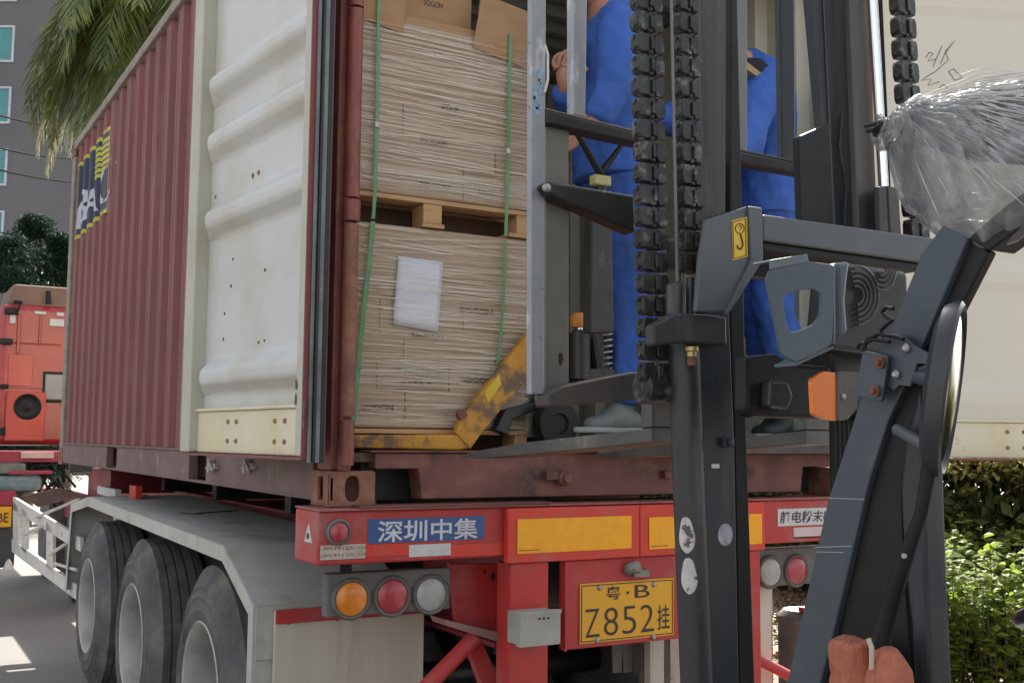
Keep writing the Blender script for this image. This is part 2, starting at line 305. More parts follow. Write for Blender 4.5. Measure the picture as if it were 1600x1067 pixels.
def leafcloud(mb,pts_fn,n,sz,up=.3,asp=.55):
    for _ in range(n):
        p=pts_fn(); nn=V((random.gauss(0,1),random.gauss(0,1),random.gauss(up,1))).normalized(); a=nn.orthogonal().normalized(); a=Matrix.Rotation(random.random()*6.28,3,nn)@a; b=nn.cross(a)
        s=sz*random.uniform(.6,1.3); mb.add([p-a*s,p+b*s*asp+nn*s*.12,p+a*s,p-b*s*asp+nn*s*.12],[(0,1,2,3)])
def clumps(cs,shell=.65):
    def f():
        c,r=random.choice(cs); v=V((random.gauss(0,1),random.gauss(0,1),random.gauss(0,1))).normalized()*(random.uniform(shell,1.05)); return V((c[0]+v.x*r[0],c[1]+v.y*r[1],c[2]+v.z*r[2]))
    return f
def tree(px,py,dep,rad,label,mat,n=34000,sz=.055,seed=1):
    random.seed(seed); top=D(px,py,dep); base=V((top.x,top.y,0)); t=thing('leafy_tree',label,'tree',base,'dark trees below the grey building')
    tr=MB(); tr.tube([base,base+V((.1,0,top.z*.5)),base+V((0,.1,top.z*.85))],[.2,.14,.06],10)
    cs=[]
    for k in range(22):
        a=random.random()*6.28; rr=rad*random.uniform(.1,.85); zz=random.uniform(.25,.98); r=random.uniform(.35,.6)*(1.25-zz*.6)
        c=base+V((math.cos(a)*rr*(1.2-zz*.8),math.sin(a)*rr*(1.2-zz*.8),top.z*zz-r*.6)); cs.append((c,(r,r,r*.8)))
        if k%3==0: tr.tube([base+V((.05,0,top.z*.3)),c],[.06,.02],6)
    tr.build('trunk',bark,t,smooth=True); c=MB(); leafcloud(c,clumps(cs,.3),n,sz,asp=.22); c.build('crown',mat,t,fix=False)
tree(-12,345,19,2.0,'dark leafy tree at the left edge below the teal windows',treeg,seed=4)
tree(55,322,20,1.7,'dark leafy tree rising to a point under the palm fronds',treeg,seed=5)
tree(112,350,21,1.8,'dark leafy tree half hidden by the container corner post',treeg,seed=6)
# hedge and shrubs on the right
random.seed(11)
t=thing('clipped_hedge','dark clipped hedge with sunlit yellow top behind the forklift mirror','hedge',(8,8,.1))
h=MB(); hb=(6.9,8.0,-1,14,.12,1.60)
def hp():
    y=random.uniform(hb[2],hb[3]); f=random.random()
    if f<.7: return V((hb[0]+random.uniform(-.08,.9)+.12*math.sin(y*3),y,random.uniform(hb[4],hb[5]-.1)))
    return V((random.uniform(hb[0],hb[1]),y,hb[5]-.1+random.uniform(-.12,.10)+.05*math.sin(y*5)))
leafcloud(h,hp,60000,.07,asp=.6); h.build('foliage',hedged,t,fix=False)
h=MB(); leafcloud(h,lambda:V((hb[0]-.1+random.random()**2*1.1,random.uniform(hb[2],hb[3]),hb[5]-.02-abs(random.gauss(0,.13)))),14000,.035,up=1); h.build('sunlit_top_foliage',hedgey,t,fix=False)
h=MB()
for k in range(60):
    y=hb[2]+k*.35; x=7.3+random.uniform(-.2,.2); h.tube([(x,y,.1),(x+random.uniform(-.3,.1),y+random.uniform(-.2,.2),1.4)],[.02,.008],5)
h.build('stem',bark,t)
def shrub(c,r,label,seed):
    random.seed(seed); t=thing('leafy_shrub',label,'shrub',c,'bright shrubs in front of the hedge'); m=MB(); st=MB()
    for k in range(60):
        a=random.random()*6.28; rr=r*math.sqrt(random.random()); hgt=random.uniform(.5,1.0)*(1-.25*rr/r); b=V(c)+V((math.cos(a)*rr*.5,math.sin(a)*rr*.5,0)); e=V(c)+V((math.cos(a)*rr,math.sin(a)*rr,hgt))
        st.tube([b,b.lerp(e,.6)+V((0,0,.05)),e],[.006,.004,.002],4)
        for j in range(20):
            f=random.uniform(.15,1.05); p=b.lerp(e,f); d=V((random.gauss(0,1),random.gauss(0,1),random.uniform(-.2,.9))).normalized(); L=random.uniform(.05,.11); sd_=d.cross(V((0,0,1))).normalized()*L*.34; up=sd_.cross(d).normalized()*L*.08
            m.add([p,p+d*L*.45+sd_-up,p+d*L-V((0,0,L*.25)),p+d*L*.45-sd_-up,p+d*L*.5+up],[(0,1,4),(1,2,4),(2,3,4),(3,0,4)])
    m.build('foliage',shrubg,t,fix=False); st.build('stem',bark,t)
sh=[(W(1480,1075,z=.1),.42),(W(1560,1085,z=.1),.42),(W(1640,1080,z=.1),.42),(W(1470,1000,z=.1),.45),(W(1540,985,z=.1),.5),(W(1600,990,z=.1),.5),(W(1500,965,z=.1),.5),(W(1580,950,z=.1),.55),(W(1655,975,z=.1),.5),(W(1430,970,z=.1),.5),(W(1400,940,z=.1),.5)]
lab=['low leafy shrub nearest the camera beside the forklift frame','low leafy shrub nearest the camera in the middle of the bed','low leafy shrub nearest the camera at the right picture edge','bright green shrub nearest the forklift frame','bright green shrub below the round mirror beside the dry leaves','bright green shrub at the right edge of the planting bed','leafy green shrub second row behind the dry leaves','leafy green shrub second row by the right picture edge','leafy green shrub just past the right picture edge','green shrub half hidden behind the forklift pillar','green shrub fully behind the forklift pillar']
for i,((c,r),l) in enumerate(zip(sh,lab)): shrub(c,r,l,20+i)
random.seed(31); m=MB(); leafcloud(m,lambda:V((random.uniform(3.6,7.2),random.uniform(-2,8),.105+random.random()*.05)),11000,.035,up=2); tag(m.build('leaf_litter',deadl,fix=False),'dry brown leaves on the planting bed','leaf litter',None,'stuff')
# ------------------------------------------------------------------ container
ZB=1.40; CW,CL,CH=2.438,6.058,2.591; ZF=1.565; ZT=ZB+CH
ct=thing('shipping_container','open maroon shipping container loaded with wrapped pallets on the trailer','container',(1.2,3,ZB))
PITCH_=.278
def prof(y):   # side wall offset (0 = outermost)
    f=((y-.16)%PITCH_)/PITCH_*.278
    if f<.072: return 0
    if f<.108: return (f-.072)/.036*.046
    if f<.212: return .046
    if f<.248: return .046-(f-.212)/.036*.046
    return 0
def breaks(a,b):
    k=int((a-.16)//PITCH_)-1; out=[]
    while .16+k*PITCH_<b+.3:
        for o in(0,.072,.108,.212,.248):
            y=.16+k*PITCH_+o
            if a<y<b: out.append(y)
        k+=1
    return [a]+out+[b]
def corr(mb,x,z0,z1,a,b,sg=1,th=.0):
    ys=breaks(a,b); vs=[];fs=[]
    for y in ys: vs+=[(x+sg*prof(y),y,z0),(x+sg*prof(y),y,z1)]
    fs=[(2*i,2*i+2,2*i+3,2*i+1) for i in range(len(ys)-1)]; mb.add(vs,fs)
w1=MB(); corr(w1,.012,ZB+.15,ZT-.07,.12,CL-.12); w1.build('side_wall',maroon,ct,solid=.003)
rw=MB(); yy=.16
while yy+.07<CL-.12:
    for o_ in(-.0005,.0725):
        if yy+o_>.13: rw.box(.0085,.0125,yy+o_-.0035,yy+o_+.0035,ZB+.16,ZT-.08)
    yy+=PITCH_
rw.build('pale_ridge_lines',M('pink_ridge_glint_and_wear',(.44,.26,.25),.6,c2=(.26,.095,.10),s=3,st=(1,1,.3)),ct)  # pale strips paint in sky glint and wear along the bends
w2=MB(); corr(w2,.0165,ZB+.15,ZT-.07,.12,CL-.12); w2.build('inner_wall_lining',creamwall,ct)
w3=MB(); corr(w3,CW-.012,ZB+.15,ZT-.07,.12,CL-.12,-1); w3.build('side_wall',maroon,ct)
w4=MB(); corr(w4,CW-.0165,ZB+.15,ZT-.07,.12,CL-.12,-1); w4.build('inner_wall_lining',creamwall,ct)
# front wall
fw=MB(); vs=[];xs=[.12]
while xs[-1]<CW-.12: xs.append(xs[-1]+.07)
for i,x in enumerate(xs): yy=CL-.02-(.04 if (i//1)%4 in(1,2) else 0); vs+=[(x,yy,ZB+.15),(x,yy,ZT-.07)]
fw.add(vs,[(2*i,2*i+2,2*i+3,2*i+1) for i in range(len(xs)-1)]); fw.build('front_wall',creamwall,ct)
# roof, corrugated across
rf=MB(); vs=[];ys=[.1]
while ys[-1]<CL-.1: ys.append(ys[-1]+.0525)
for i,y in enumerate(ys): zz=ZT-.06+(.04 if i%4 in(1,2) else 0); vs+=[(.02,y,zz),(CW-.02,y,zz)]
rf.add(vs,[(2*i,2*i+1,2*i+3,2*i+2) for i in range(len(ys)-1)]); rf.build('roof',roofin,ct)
MB().box(.05,CW-.05,.03,CL-.04,ZF-.03,ZF).build('floor',ply,ct)
# rails
for x0,x1 in((.0,.06),(CW-.06,CW)):
    MB().box(x0-(.012 if x0<1 else 0),x1,.162,CL-.16,ZT-.075,ZT-.012).build('top_rail',railm,ct,bevel=.006)
MB().box(.16,CW-.16,-.0,.10,ZT-.12,ZT-.01).build('header',rustred,ct,bevel=.006)
MB().box(.16,CW-.16,CL-.09,CL,ZT-.10,ZT-.01).build('front_header',maroon,ct,bevel=.006)
# bottom rail left: segments with fork pockets dark gaps
br=MB(); 
for a,b in((.18,2.05-.0),(2.05+.0,4.0),):pass
y1=W(320,735,x=.0).y; y2=W(293,735,x=.0).y; y3=W(181,715,x=.0).y; y4=W(165,715,x=.0).y
for a,b in((.18,y1),(y2,y3),(y4,CL-.18)): br.box(.004,.05,a,b,ZB+.012,ZB+.145)
br.box(-.004,.012,.18,CL-.18,ZB+.145,ZB+.158); br.box(.004,.05,.18,CL-.18,ZB+.002,ZB+.014)
br.build('bottom_rail',siderail,ct,bevel=.004)
MB().box(CW-.05,CW,.18,CL-.18,ZB+.012,ZB+.158).build('bottom_rail',siderail,ct,bevel=.004)
cm=MB()
for k in range(14): y=.3+k*.42; cm.box(.06,CW-.06,y,y+.05,ZB+.02,ZB+.13)
cm.each('cross_member',siderail,ct)
# corner castings with oval holes
def casting_mb(x,y,z,sx,sy):
    mb=MB(); wx,wy,hz=.162,.178,.118; X0,X1=(x,x+wx) if sx>0 else (x-wx,x); Y0,Y1=(y,y+wy) if sy>0 else (y-wy,y)
    def plate(c,u,v,nrm,hw,hh,ow,oh):
        c,u,v=V(c),V(u),V(v); out=[];inn=[]
        for k in range(32):
            a=2*math.pi*k/32; ca,sa=math.cos(a),math.sin(a); q=max(abs(ca)/hw,abs(sa)/hh); out.append(c+u*ca/q+v*sa/q)
            se=2.6; inn.append(c+u*ow*math.copysign(abs(ca)**(2/se),ca)+v*oh*math.copysign(abs(sa)**(2/se),sa))
        mb.ring(out,inn,V(nrm)*.014)
    ym=(Y0+Y1)/2; xm=(X0+X1)/2; zm=z+hz/2
    xo=x if sx>0 else x; yo=y
    plate((xm,yo,zm),(1,0,0),(0,0,1),(0,sy,0),wx/2,hz/2,.026,.042)
    plate((xo,ym,zm),(0,1,0),(0,0,1),(sx,0,0),wy/2,hz/2,.030,.040)
    mb.box(X0+.015,X1-.015,Y0+.015,Y1-.015,z+hz-.014,z+hz-.001); mb.box(X0+.015,X1-.015,Y0+.015,Y1-.015,z,z+.012)
    if sx>0: mb.box(X1-.014,X1,Y0+.0145,Y1,z,z+hz)
    else: mb.box(X0,X0+.014,Y0+.014,Y1,z,z+hz)
    mb.box(X0+.02,X1-.02,Y0+.08,Y0+.12,z+.012,z+hz-.014)
    return mb
for x,sx in((-.003,1),(CW+.003,-1)):
    for y,sy in((-.005,1),(CL+.005,-1)):
        for z in (ZB-.012,ZT-.118): casting_mb(x,y,z,sx,sy).build('corner_casting',casting,ct,bevel=.003)
# sill with fork pockets cut
sl_=MB(); pts=[(.159,ZB+.145),(.159,ZB+.0),(.169,ZB+.0)]
poly=[(.159,ZF),(.159,ZB+.112),(.32,ZB+.112),(.335,ZB+.008),(CW-.335,ZB+.008),(CW-.32,ZB+.112),(CW-.159,ZB+.112),(CW-.159,ZF)]
sl_.prism([(x,.0,z) for x,z in poly],(0,.09,0)); sl_.box(.14,CW-.14,-.012,.10,ZF+.0015,ZF+.009); sl_.build('door_sill',sillm,ct,bevel=.004)
MB().box(.16,.36,.13,.14,ZB,ZB+.13).box(CW-.36,CW-.16,.13,.14,ZB,ZB+.13).each('pocket_back',rubber,ct)
ds=MB()
for x in(.9,1.62): ds.lathe((x,-.01,ZB+.075),(0,-1,0),[(.03,0),(.03,.02),(.018,.03),(.018,.04)],14)
for x in (.82,1.36,1.53): ds.box(x,x+.05,-.03,-.0,ZB+.07,ZB+.10)
ds.each('keeper',sillm,ct,bevel=.003)
# rear corner posts: J-section plus hinge tube
for x,sx in((.0,1),(CW,-1)):
    p=MB(); a,b=(x,x+.075*sx); p.box(min(a,b),max(a,b),.006,.13,ZB+.107,ZT-.119); a,b=(x+.02*sx,x+.066*sx); p.box(min(a,b),max(a,b),-.022,.004,ZB+.106,ZT-.12)
    p.build('corner_post',rustred,ct,bevel=.008)
    for z0,z1 in((ZB+.125,W(520,655,y=0).z-.003),(W(520,650,y=0).z,W(520,348,y=0).z-.003),(W(520,345,y=0).z+.0,W(520,312,y=0).z),(W(520,308,y=0).z,W(520,12,y=0).z),(W(520,8,y=0).z,ZT-.14)):
        big=(z1-z0)<.14; r=.030 if big else .026
        MB().tube([(x+.045*sx,-.022,z0),(x+.045*sx,-.022,z1)],r,18).build('hinge_tube',rustred if z0>1.95 or z0<1.6 else casting,ct,smooth=True)  # lower tube in rust orange, which also paints in its sunlit patches
for x in(.0,CW-.08): MB().box(x,x+.08,CL-.14,CL,ZB+.107,ZT-.119).build('front_post',railm if x==0 else maroon,ct,bevel=.01)
# logo on the side wall, follows the corrugation
def on_wall(name,mat,mb,off,parent):
    bm=bmesh.new(); vv=[bm.verts.new(v) for v in mb.v]
    for f in mb.f:
        try: bm.faces.new([vv[i] for i in f])
        except ValueError: pass
    for y in breaks(4.6,6.0)[1:-1]:
        bmesh.ops.bisect_plane(bm,geom=bm.verts[:]+bm.edges[:]+bm.faces[:],plane_co=(0,y,0),plane_no=(0,1,0),dist=1e-6)
    for v in bm.verts: v.co.x=.012+prof(v.co.y)-off
    me=bpy.data.meshes.new(name); c=wloc(parent)
    for v in bm.verts: v.co-=c
    bm.to_mesh(me); bm.free(); me.materials.append(mat); o=bpy.data.objects.new(name,me); scene.collection.objects.link(o); o.parent=parent; return o
ya=W(124,270,x=.02).y; yb=W(181,270,x=.02).y; zt=W(150,225,x=.02).z; zb=W(150,347,x=.02).z
ya=min(ya,5.85); LW=ya-yb; LH=zt-zb
lyel=M('logo_yellow',(.55,.50,.03),.5,c2=(.45,.40,.03),s=8); lnavy=M('logo_navy',(.015,.02,.06),.45); lwhite=M('logo_white',(.55,.55,.62),.5)
q=MB(); q.quad((0,ya,zb),(0,yb,zb),(0,yb,zt),(0,ya,zt)); lg=on_wall('logo',lyel,q,.0035,ct)
q=MB(); q.quad((0,ya-.03,zb+.03),(0,yb+.03,zb+.03),(0,yb+.03,zt-.03),(0,ya-.03,zt-.03)); on_wall('logo_field',lnavy,q,.0045,lg)
q=MB()
for k in range(6):
    z=zt-.07-k*.065*LH; y_r=yb+.05; y_l=yb+.05+LW*(.50-.0*k); q.quad((0,y_l,z-.045*LH),(0,y_r,z-.045*LH),(0,y_r,z),(0,y_l,z))
on_wall('logo_stripes',lyel,q,.0055,lg)
q=MB(); text(q,'BAC',(0,ya-.06,zb+.07),(0,-1,0),(0,0,1),LW-.12,LH*.46,(0,0,0),bold=.0,shear=.15); on_wall('logo_letters',lwhite,q,.0065,lg)
# doors
def door(name,H,d,w_out,hw,inner_sign,label,left):
    H=V(H); d=V(d).normalized(); n=V(w_out).normalized(); up=V((0,0,1)); Wd=hw; Z0,Z1=ZB+.155,ZT-.10
    root=MB()
    def P(u,z,o): return V((H.x,H.y,0))+d*u+n*o+up*z
    def bx(mb,u0,u1,z0,z1,o0,o1): mb.add([P(u,z,o) for z in(z0,z1) for u,o in((u0,o0),(u1,o0),(u1,o1),(u0,o1))],[(0,3,2,1),(4,5,6,7),(0,1,5,4),(1,2,6,5),(2,3,7,6),(3,0,4,7)])
    # frame (outer 0 .. inner .05)
    fr=MB(); bx(fr,.0,.05,Z0,Z1,0,.068); bx(fr,Wd-.10,Wd,Z0,Z1,0,.068); bx(fr,.051,Wd-.101,Z1-.06,Z1,0,.068)
    fo=fr.build('door',M('beige_door_frame',(.50,.485,.41),.5,c2=(.45,.425,.33),s=3,c3=(.42,.38,.26),s3=6,lo3=.58,hi3=.75,bump=.06) if left else creamr,ct,bevel=.005); fo['label']=label
    kb=MB(); bx(kb,.051,Wd-.101,Z0,Z0+.155,.0,.034); bx(kb,.051,Wd-.101,Z0+.156,Z0+.168,.0,.046); kb.build('kick_plate',yellowed,fo,bevel=.003)
    # panel with horizontal ribs : list of (z, offset)
    RS=sorted(RIBS); pz=[(Z0+.168,.012)]
    for c in RS: pz+=[(c-.058,.012),(c-.014,.012+.054*RD),(c+.034,.012+.054*RD),(c+.085,.012)]
    pz+=[(Z1-.06,.012)]; pm=MB(); vs=[]
    ufin=[.051,.25,Wd-.19,Wd-.101]
    for z,o in pz:
        for i,u in enumerate(ufin): vs.append(P(u,z,o if i<3 else .012))
    pm.add(vs,[(4*i+j,4*i+j+1,4*i+j+5,4*i+j+4) for i in range(len(pz)-1) for j in range(3)]); pm.build('panel',cream if left else creamr,fo,bevel=.016 if left else 0,smooth=False,seg=4)
    bk=MB(); bx(bk,.003,Wd-.003,Z0+.003,Z1-.003,-.006,-.001); bk.build('outer_skin',maroon,fo)
    sk=MB(); bx(sk,-.007,-.001,Z0-.01,Z1,-.012,.070); bx(sk,.004,Wd,Z0-.012,Z0-.003,-.006,.068); sk.build('edge_trim',maroon,fo)
    for o0,o1,mt,nm,u0 in ((-.006,.010,rubber,'gasket',-.014),(.012,.028,gask,'gasket',-.018),(.030,.038,rubber,'gasket',-.024),(.040,.052,gask,'gasket',-.016)):
        gm=MB(); bx(gm,u0,-.0075,Z0-.02,Z1,o0,o1); gm.build(nm,mt,fo,bevel=.002)
    bl=MB()
    for u in (.20,.28,.62,.70):
        for z in(Z0+.045,Z0+.115): bl.lathe(P(u,z,.034),n,[(.009,0),(.009,.004),(.004,.008)],10)
    bl.each('rivet',M('rivet_brown',(.30,.20,.10),.6),fo)
    return fo,P,Z0
def zr(px,py): return Wp(px,py,(-.14,.5,2),V((1,.1,0))).z
RD=1.0
RIBS=[zr(390,v) for v in (-390,-290,-190,112,204,330,588)]
LH_=V((-.064,-.078,0)); fo,PD,Z0=door('left',LH_,(-.12,1.17,0),(-1,-.10,0),1.12,1,'cream inner face of the left door, swung back along the maroon side wall',True)
# scratches, rust dots and door lugs on the left door
mk=MB(); nn=V((-1,-.1,0)).normalized()
for px,py,r in((365,405,.006),(415,422,.007),(362,447,.008),(352,490,.007),(350,530,.007),(405,535,.006),(396,275,.011),(405,270,.010),(322,312,.009),(338,308,.008),(414,532,.005)):
    c=Wp(px,py,LH_+nn*.012,nn); mk.lathe(c+nn*.0,nn,[(r,-.012),(r,.003),(r*.5,.006)],9)
mk.build('rust_spot',M('rust_spots',(.14,.10,.06),.8,c2=(.25,.15,.06),s=60),fo)
ch=MB()
for px,py,a,b in((463,600,.010,.02),(474,585,.008,.03),(475,640,.007,.03),(462,625,.007,.025),(474,665,.006,.02)):
    c=Wp(px,py,PD(.03,2,.0695),nn); dd=V((-.1,1,0)).normalized()
    pts=[c+dd*a*math.cos(t*.785)*random.uniform(.5,1.1)+V((0,0,1))*b*math.sin(t*.785)*random.uniform(.6,1.1) for t in range(8)]; ch.prism(pts,nn*.0012)
ch.build('paint_chip',M('bare_grey_steel_chips',(.10,.11,.10),.6),fo)
lugs=MB()
for px,py in((335,728),(392,728)):
    c=W(px,py,x=.0); lugs.obox(c,(.012,0,0),(0,.05,0),(0,0,.012)); lugs.obox(c+V((-.012,.02,.0)),(.012,0,0),(0,.012,0),(0,0,.028)); lugs.tube([c+V((-.02,-.04,-.02)),c+V((-.02,.0,.01)),c+V((-.02,.05,-.01))],.008,6)
lugs.each('lashing_ring',M('pale_flaking_paint',(.5,.46,.42),.7,c2=(.3,.2,.18),s=30),ct)
_r=RIBS; RD=1.0
RIBS=[zr(390,v)+.0 for v in (-380,-270,-160,-40)]
pz_=V((2.49,-.03,0)); 
_pl=V((2.52,-.045,0)); _nr=V((-.375,-.927,0))
RD=.16; RIBS=[Wp(1500,v,_pl,_nr).z for v in (-260,10,435,625)]
door('right',(2.50,-.035,0),(.927,-.375,0),(-.375,-.927,0),1.17,1,'cream inner face of the right door standing open behind the forklift',False)
# pencil scribble on right door
sc=MB(); off=.052
def scr(pts): sc.tube([Wp(a,b,V((2.50,-.035,0))+_nr*.0135,_nr) for a,b in pts],.0013,5)
scr([(1447,90),(1452,82),(1458,84),(1450,96),(1462,93)]); scr([(1458,104),(1472,72)]); scr([(1470,100),(1478,80),(1492,64),(1478,82),(1482,94),(1470,105),(1462,112),(1448,120),(1440,126),(1455,124),(1450,134),(1468,128)]); scr([(1482,112),(1490,108),(1504,122),(1492,126),(1482,112)]); scr([(1466,140),(1474,132),(1482,140)]); scr([(1508,142),(1514,134),(1520,140),(1528,132)])
tag(sc.build('scribble',ink,ct),'thin pencil scribble on the cream right door')
# ------------------------------------------------------------------ loads in the container
def ribbon(mb,a,b,wd,nrm=(0,-1,0),n=10,sag=.0,wob=.002):
    a,b=V(a),V(b); u=(b-a).normalized(); s=u.cross(V(nrm)).normalized()*wd/2; nr=V(nrm); vs=[]
    for k in range(n+1):
        f=k/n; p=a.lerp(b,f)+nr*(wob*math.sin(f*9+a.z*50))+V((0,0,-sag*4*f*(1-f)+.0009*math.sin(f*13+a.z*90))); vs+=[p+s*(1+.35*math.sin(f*23+a.z*70)),p-s]
    mb.add(vs,[(2*k,2*k+2,2*k+3,2*k+1) for k in range(n)])
XL0,XL1,YL0,YL1=.045,.845,.15,1.35
def wrapped_load(z0,z1,seed,label,texts,seams,ncord=190):
    random.seed(seed); t=thing('wrapped_load',label,'wrapped pallet load',((XL0+XL1)/2,(YL0+YL1)/2,z0),'film wrapped carton loads in the container')
    b=MB(); n=14; vs=[]
    # slightly bulging block made of a grid front
    b.box(XL0,XL1,YL0+.006,YL1,z0,z1); b.build('carton_stack',carton,t,bevel=.012)
    if seams:
        sm=MB()
        for (px,pa,pb) in seams[0]:
            a=W(px,pa,y=YL0); c=W(px,pb,y=YL0); sm.box(a.x-.0015,a.x+.0015,YL0+.0035,YL0+.0065,c.z,a.z)
        for (py_,xa,xb) in seams[1]:
            a=W(xa,py_,y=YL0); c=W(xb,py_,y=YL0); sm.box(a.x,c.x,YL0+.0035,YL0+.0065,a.z-.0015,a.z+.0015)
        sm.build('carton_seam',M('seam_dark_brown',(.10,.06,.035),.8),t)  # dark brown joints between the cartons
    tx=MB()
    for body,px,py,wpx,hpx in texts:
        o=W(px,py,y=YL0+.004); o2=W(px+wpx,py,y=YL0+.004); o3=W(px,py-hpx,y=YL0+.004)
        text(tx,body,(o.x,YL0+.004,o.z),(1,0,0),(0,0,1),o2.x-o.x,o3.z-o.z,(0,-1,0),bold=.05,off=.002)
    if texts: tx.build('carton_print',M('faded_brown_print',(.07,.045,.03),.7),t,fix=False)
    f=MB()
    for k in range(ncord):
        z=random.uniform(z0+.01,z1-.01); dz=random.gauss(-.006,.012 if random.random()<.7 else .045); wd=random.choice([.0012,.0018,.0025,.004,.008]); xe=XL1 if random.random()<.6 else random.uniform(XL0+.2,XL1); xs_=XL0 if random.random()<.6 else random.uniform(XL0,XL1-.3)
        if xe-xs_<.15: continue
        yy=YL0-random.uniform(.0,.003)
        zc=lambda q:min(z1-.004,max(z0+.004,q)); ribbon(f,(xs_,yy,zc(z)),(xe,yy,zc(z+dz*(xe-xs_)/.8)),wd,n=14)
        if k%3==0: ribbon(f,(XL1+.002,YL0,zc(z+dz)),(XL1+.002,YL1,zc(z)),wd,(1,0,0),n=4)
    f.build('film_folds',film,t,fix=False)
    f2=MB()
    for k in range(ncord//3):
        z=random.uniform(z0+.02,z1-.02); xa_=random.uniform(XL0,XL1-.35); xb_=min(XL1,xa_+random.uniform(.25,.8)); dz=random.gauss(-.004,.014)
        zq=lambda q:min(z1-.004,max(z0+.004,q)); ribbon(f2,(xa_,YL0-.0125,zq(z)),(xb_,YL0-.0125,zq(z+dz)),random.choice([.001,.0014,.002]),n=12)
    f2.build('film_cords',M('white_film_cords',(.86,.80,.70),.25,c2=(.75,.68,.58),s=12,alpha=.75,coat=.6),t,fix=False)
    sh_=MB(); vs=[]; nx,nz_=24,70
    for j in range(nz_+1):
        for i in range(nx+1):
            x=XL0-.002+(XL1-XL0+.004)*i/nx; z=z0+.004+(z1-z0-.008)*j/nz_; vs.append((x,YL0-.007-.0045*noise.fractal(V((x*3,z*26,seed)),1,2,3),z))
    sh_.add(vs,[(j*(nx+1)+i,j*(nx+1)+i+1,(j+1)*(nx+1)+i+1,(j+1)*(nx+1)+i) for j in range(nz_) for i in range(nx)]); sh_.build('clear_film',M('clear_film_gloss',(.80,.68,.50),.2,c2=(.7,.58,.42),s=5,alpha=.12,coat=1,bump=.5,bs=10,st=(.6,1,22)),t,smooth=True,fix=False)
    return t
zlb,zlt=W(545,668,y=YL0).z,W(545,341,y=YL0).z-.004
zub,zut=W(545,294,y=YL0).z,W(545,27,y=YL0).z+.03
print('loads',zlb,zlt,zub,zut)
lo=wrapped_load(zlb,zlt,2,'lower film wrapped load with a white paper sheet on its front',
  [('MP190DX120',611,586,78,12),('123XX',628,602,50,10),('SOGON',565,640,50,9),('SOGOD',720,597,50,8),('SOGON',718,490,52,10),('YIOCOY',640,527,56,10),('LA',545,582,24,12)],
  ([(590,562,608),(632,530,560),(703,570,612),(634,612,660),(725,480,515),(595,468,520)],[(606,590,705),(562,545,700),(516,690,790)]))
up=wrapped_load(zub,zut,5,'upper film wrapped load under cardboard edge boards',
  [('YIOCOY',655,223,46,11),('BG PC KE',655,292,50,9),('LUCKY',748,304,28,10),('FG-5',690,172,26,10)],
  ([(725,265,312),(631,160,212),(775,240,272)],[(270,725,775)]),ncord=170)
def W_sheet(parent):
    n=8; c=[W(622,400,y=.1445),W(692,410,y=.1445),W(684,519,y=.1445),W(613,507,y=.1445)]; vs=[];mb=MB()
    for j in range(n+1):
        for i in range(n+1):
            u,v=i/n,j/n; p=c[0].lerp(c[1],u).lerp(c[3].lerp(c[2],u),v); p.y-=.002+.003*abs(math.sin(v*9+u*2)); vs.append(p)
    mb.add(vs,[(j*(n+1)+i,j*(n+1)+i+1,(j+1)*(n+1)+i+1,(j+1)*(n+1)+i) for j in range(n) for i in range(n)]); mb.build('paper_sheet',paper,parent,smooth=True,solid=.0006)
W_sheet(lo)
random.seed(77); ff=MB()
for k in range(9):
    c=W(650,405+k*12.5+random.uniform(-3,3),y=.139); ribbon(ff,(c.x-.14,.139,c.z),(c.x+.13,.139,c.z-.004),random.choice([.0015,.003]),n=8)
ff.build('film_over_sheet',film,lo,fix=False)
def strap_on(parent,pts,wd=.0135,nm='strap'):
    mb=MB(); ps=[V(p) for p in pts]
    for i,p in enumerate(ps[:-1]):
        q=ps[i+1]; s=V((wd/2,0,0)); mb.add([p-s,p+s,q+s,q-s,p-s+V((0,-.0012,0)),p+s+V((0,-.0012,0)),q+s+V((0,-.0012,0)),q-s+V((0,-.0012,0))],[(4,5,6,7),(0,1,2,3),(0,1,5,4),(2,3,7,6),(0,3,7,4),(1,2,6,5)])
    mb.build(nm,strap,parent)
ys_=YL0-.016
strap_on(up,[W(a,b,y=ys_) for a,b in((594,-60),(592,12),(591,60),(590,150),(588,230),(586,300),(583,342))]); strap_on(up,[W(a,b,y=ys_) for a,b in((798,52),(796,120),(794,230),(792,320),(790,368))])
strap_on(lo,[W(a,b,y=ys_) for a,b in((583,346),(577,410),(569,480),(561,560),(552,660))],.017); strap_on(lo,[W(a,b,y=ys_) for a,b in((790,374),(788,430),(784,500),(778,570))],.012)
bk=MB()
for a,b in((589,195),(794,236)): c=W(a,b,y=ys_-.002); bk.box(c.x-.008,c.x+.008,ys_-.006,ys_-.001,c.z-.01,c.z+.01)
bk.each('strap_buckle',white,up)
for pts in ([(548,-30),(552,22),(629,53),(634,12),(640,-30)],[(752,-10),(748,25),(739,74),(817,105),(827,60),(829,20)]):
    mb=MB(); mb.prism([W(a,b,y=YL0-.008) for a,b in pts],(0,.006,0)); 
    mb.build('edge_board',kraft,up)
bb=MB(); bb.box(XL0,XL1-.02,YL0+.02,YL1,zut+.002,zut+.03); bb.build('top_board',kraft,up)
tb=thing('cardboard_box','brown cardboard box lying on top of the upper wrapped load','box',(.4,.6,zut+.031))
c0=W(560,-60,y=.22); c1=W(737,20,y=.22); m_=MB(); m_.box(c0.x,c1.x,.22,1.0,zut+.0315,c0.z+.1); m_.build('carton_body',kraft,tb,bevel=.004)
m_=MB(); text(m_,'SOGON',(W(662,8,y=.22).x,.22,W(662,8,y=.22).z),(1,0,0),(0,0,1),.08,.022,(0,-1,0),off=.0015); m_.build('carton_print',_mats['faded_brown_print'],tb,fix=False)
